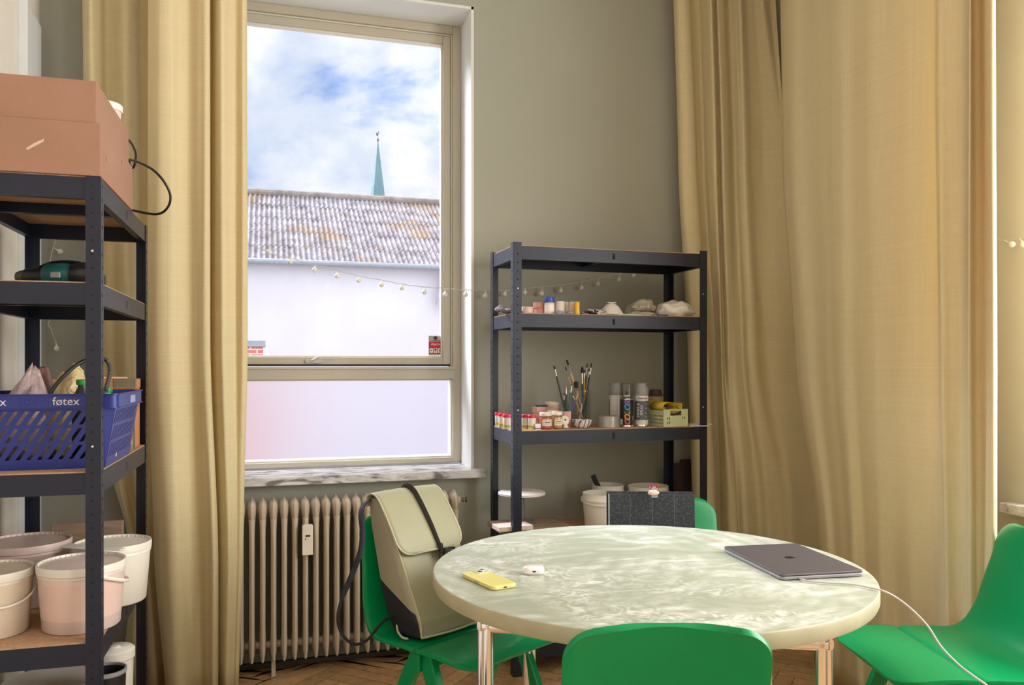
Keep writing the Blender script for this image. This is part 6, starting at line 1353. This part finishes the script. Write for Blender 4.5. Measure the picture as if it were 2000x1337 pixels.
q = LP(50, 2.46); bucket('wide mauve tinted lidded bucket behind the cream one', q, 0.124, 0.184, mat('mauve_bucket', srgb(206, 184, 174), 0.4), True, None, grp='lidded buckets on the left unit')
pa, pb = Wp(118, z=0, d=2.36), Wp(256, z=0, d=2.30)
t = thing('plastic_scraper', 'flat white plastic scraper lying across the bucket lids', 'scraper', ((pa.x+pb.x)/2, (pa.y+pb.y)/2, ZL4+0.1865), math.atan2(pb.y-pa.y, pb.x-pa.x))
b = MB(); b.prism([(-0.105, -0.020), (-0.04, -0.017), (0.02, -0.011), (0.09, -0.010), (0.098, -0.004), (0.098, 0.006), (0.09, 0.011), (0.02, 0.011), (-0.04, 0.017), (-0.105, 0.020)], 0.006); b.build('blade', mat('white_scraper', srgb(226, 222, 220), 0.35), t, bevel=0.002)
o = MB().box((-0.11, -0.012, 0), (0.11, 0.012, 0.178)).build('wooden_plank', M_wood, bevel=0.002); q = Wp(172, z=0, d=2.78); o.location = (q.x, q.y, ZL4); o.rotation_euler.z = R_(-1); tag(o, 'wooden plank on edge at the back of the bucket shelf', 'plank')
# bottom shelf
q = Vector((-0.615, 2.74, ZL5))
t = thing('basin', 'large white round basin on the bottom shelf of the left unit', 'basin', (q.x, q.y, ZL5))
MB().lathe([(0.070, 0), (0.078, 0.004), (0.112, 0.16), (0.122, 0.186), (0.126, 0.188), (0.124, 0.192), (0.110, 0.186), (0.074, 0.010), (0.001, 0.008)], seg=48).build('bowl', M_wplastic, t, smooth=True)
MB().lathe([(0.125, 0.192), (0.130, 0.194), (0.131, 0.212), (0.126, 0.216), (0.116, 0.212), (0.01, 0.214)], seg=48).build('lid', M_wplastic, t, smooth=True)
q = Wp(205, z=ZL5, d=2.40)
t = thing('lidded_pot', 'white lidded pot on the bottom shelf right of the basin', 'pot', (-0.418, 2.63, ZL5)); t.scale = (0.85, 0.85, 1.42)
MB().lathe([(0.050, 0), (0.054, 0.003), (0.060, 0.21)], seg=36).build('pot', M_wplastic, t, smooth=True)
MB().lathe([(0.063, 0.21), (0.065, 0.212), (0.065, 0.228), (0.058, 0.232), (0.022, 0.232), (0.018, 0.235), (0.014, 0.236)], seg=36).build('lid', M_wplastic, t, smooth=True)
q = Wp(210, z=ZL5, d=2.42)
t = thing('dark_bucket', 'dark open bucket with a pale rim on the bottom shelf by the post', 'bucket', (-0.417, 2.50, ZL5)); t.scale = (0.85, 0.85, 1.6)
MB().lathe([(0.042, 0), (0.046, 0.003), (0.056, 0.150), (0.058, 0.192), (0.054, 0.192), (0.044, 0.010), (0.001, 0.006)], seg=36).build('bucket_wall', M_blackp, t, smooth=True)
MB().lathe([(0.0585, 0.188), (0.061, 0.190), (0.061, 0.196), (0.056, 0.196), (0.056, 0.190)], seg=36, caps=False).build('rim', M_grey, t, smooth=True)
# radiator valve wheel behind the right chair
p = Wp(1986, 1046, X=2.44)
t = thing('radiator_valve', 'dark round valve wheel on a pipe under the right window sill', 'valve', (p.x, p.y, p.z))
b = MB(); b.lathe([(0.012, -0.012), (0.021, -0.010), (0.023, 0.0), (0.021, 0.010), (0.012, 0.012)], (0, 0, 0), 24, Matrix.Rotation(R_(90), 4, 'Y')); b.build('wheel', mat('dark_bakelite', srgb(66, 46, 36), 0.35), t, smooth=True)
b = MB(); b.tube([(0.0, 0, 0), (XR-p.x, 0, 0)], 0.008, 10); b.build('pipe', mat('tarnished_brass', (1,1,1)), t, smooth=True)
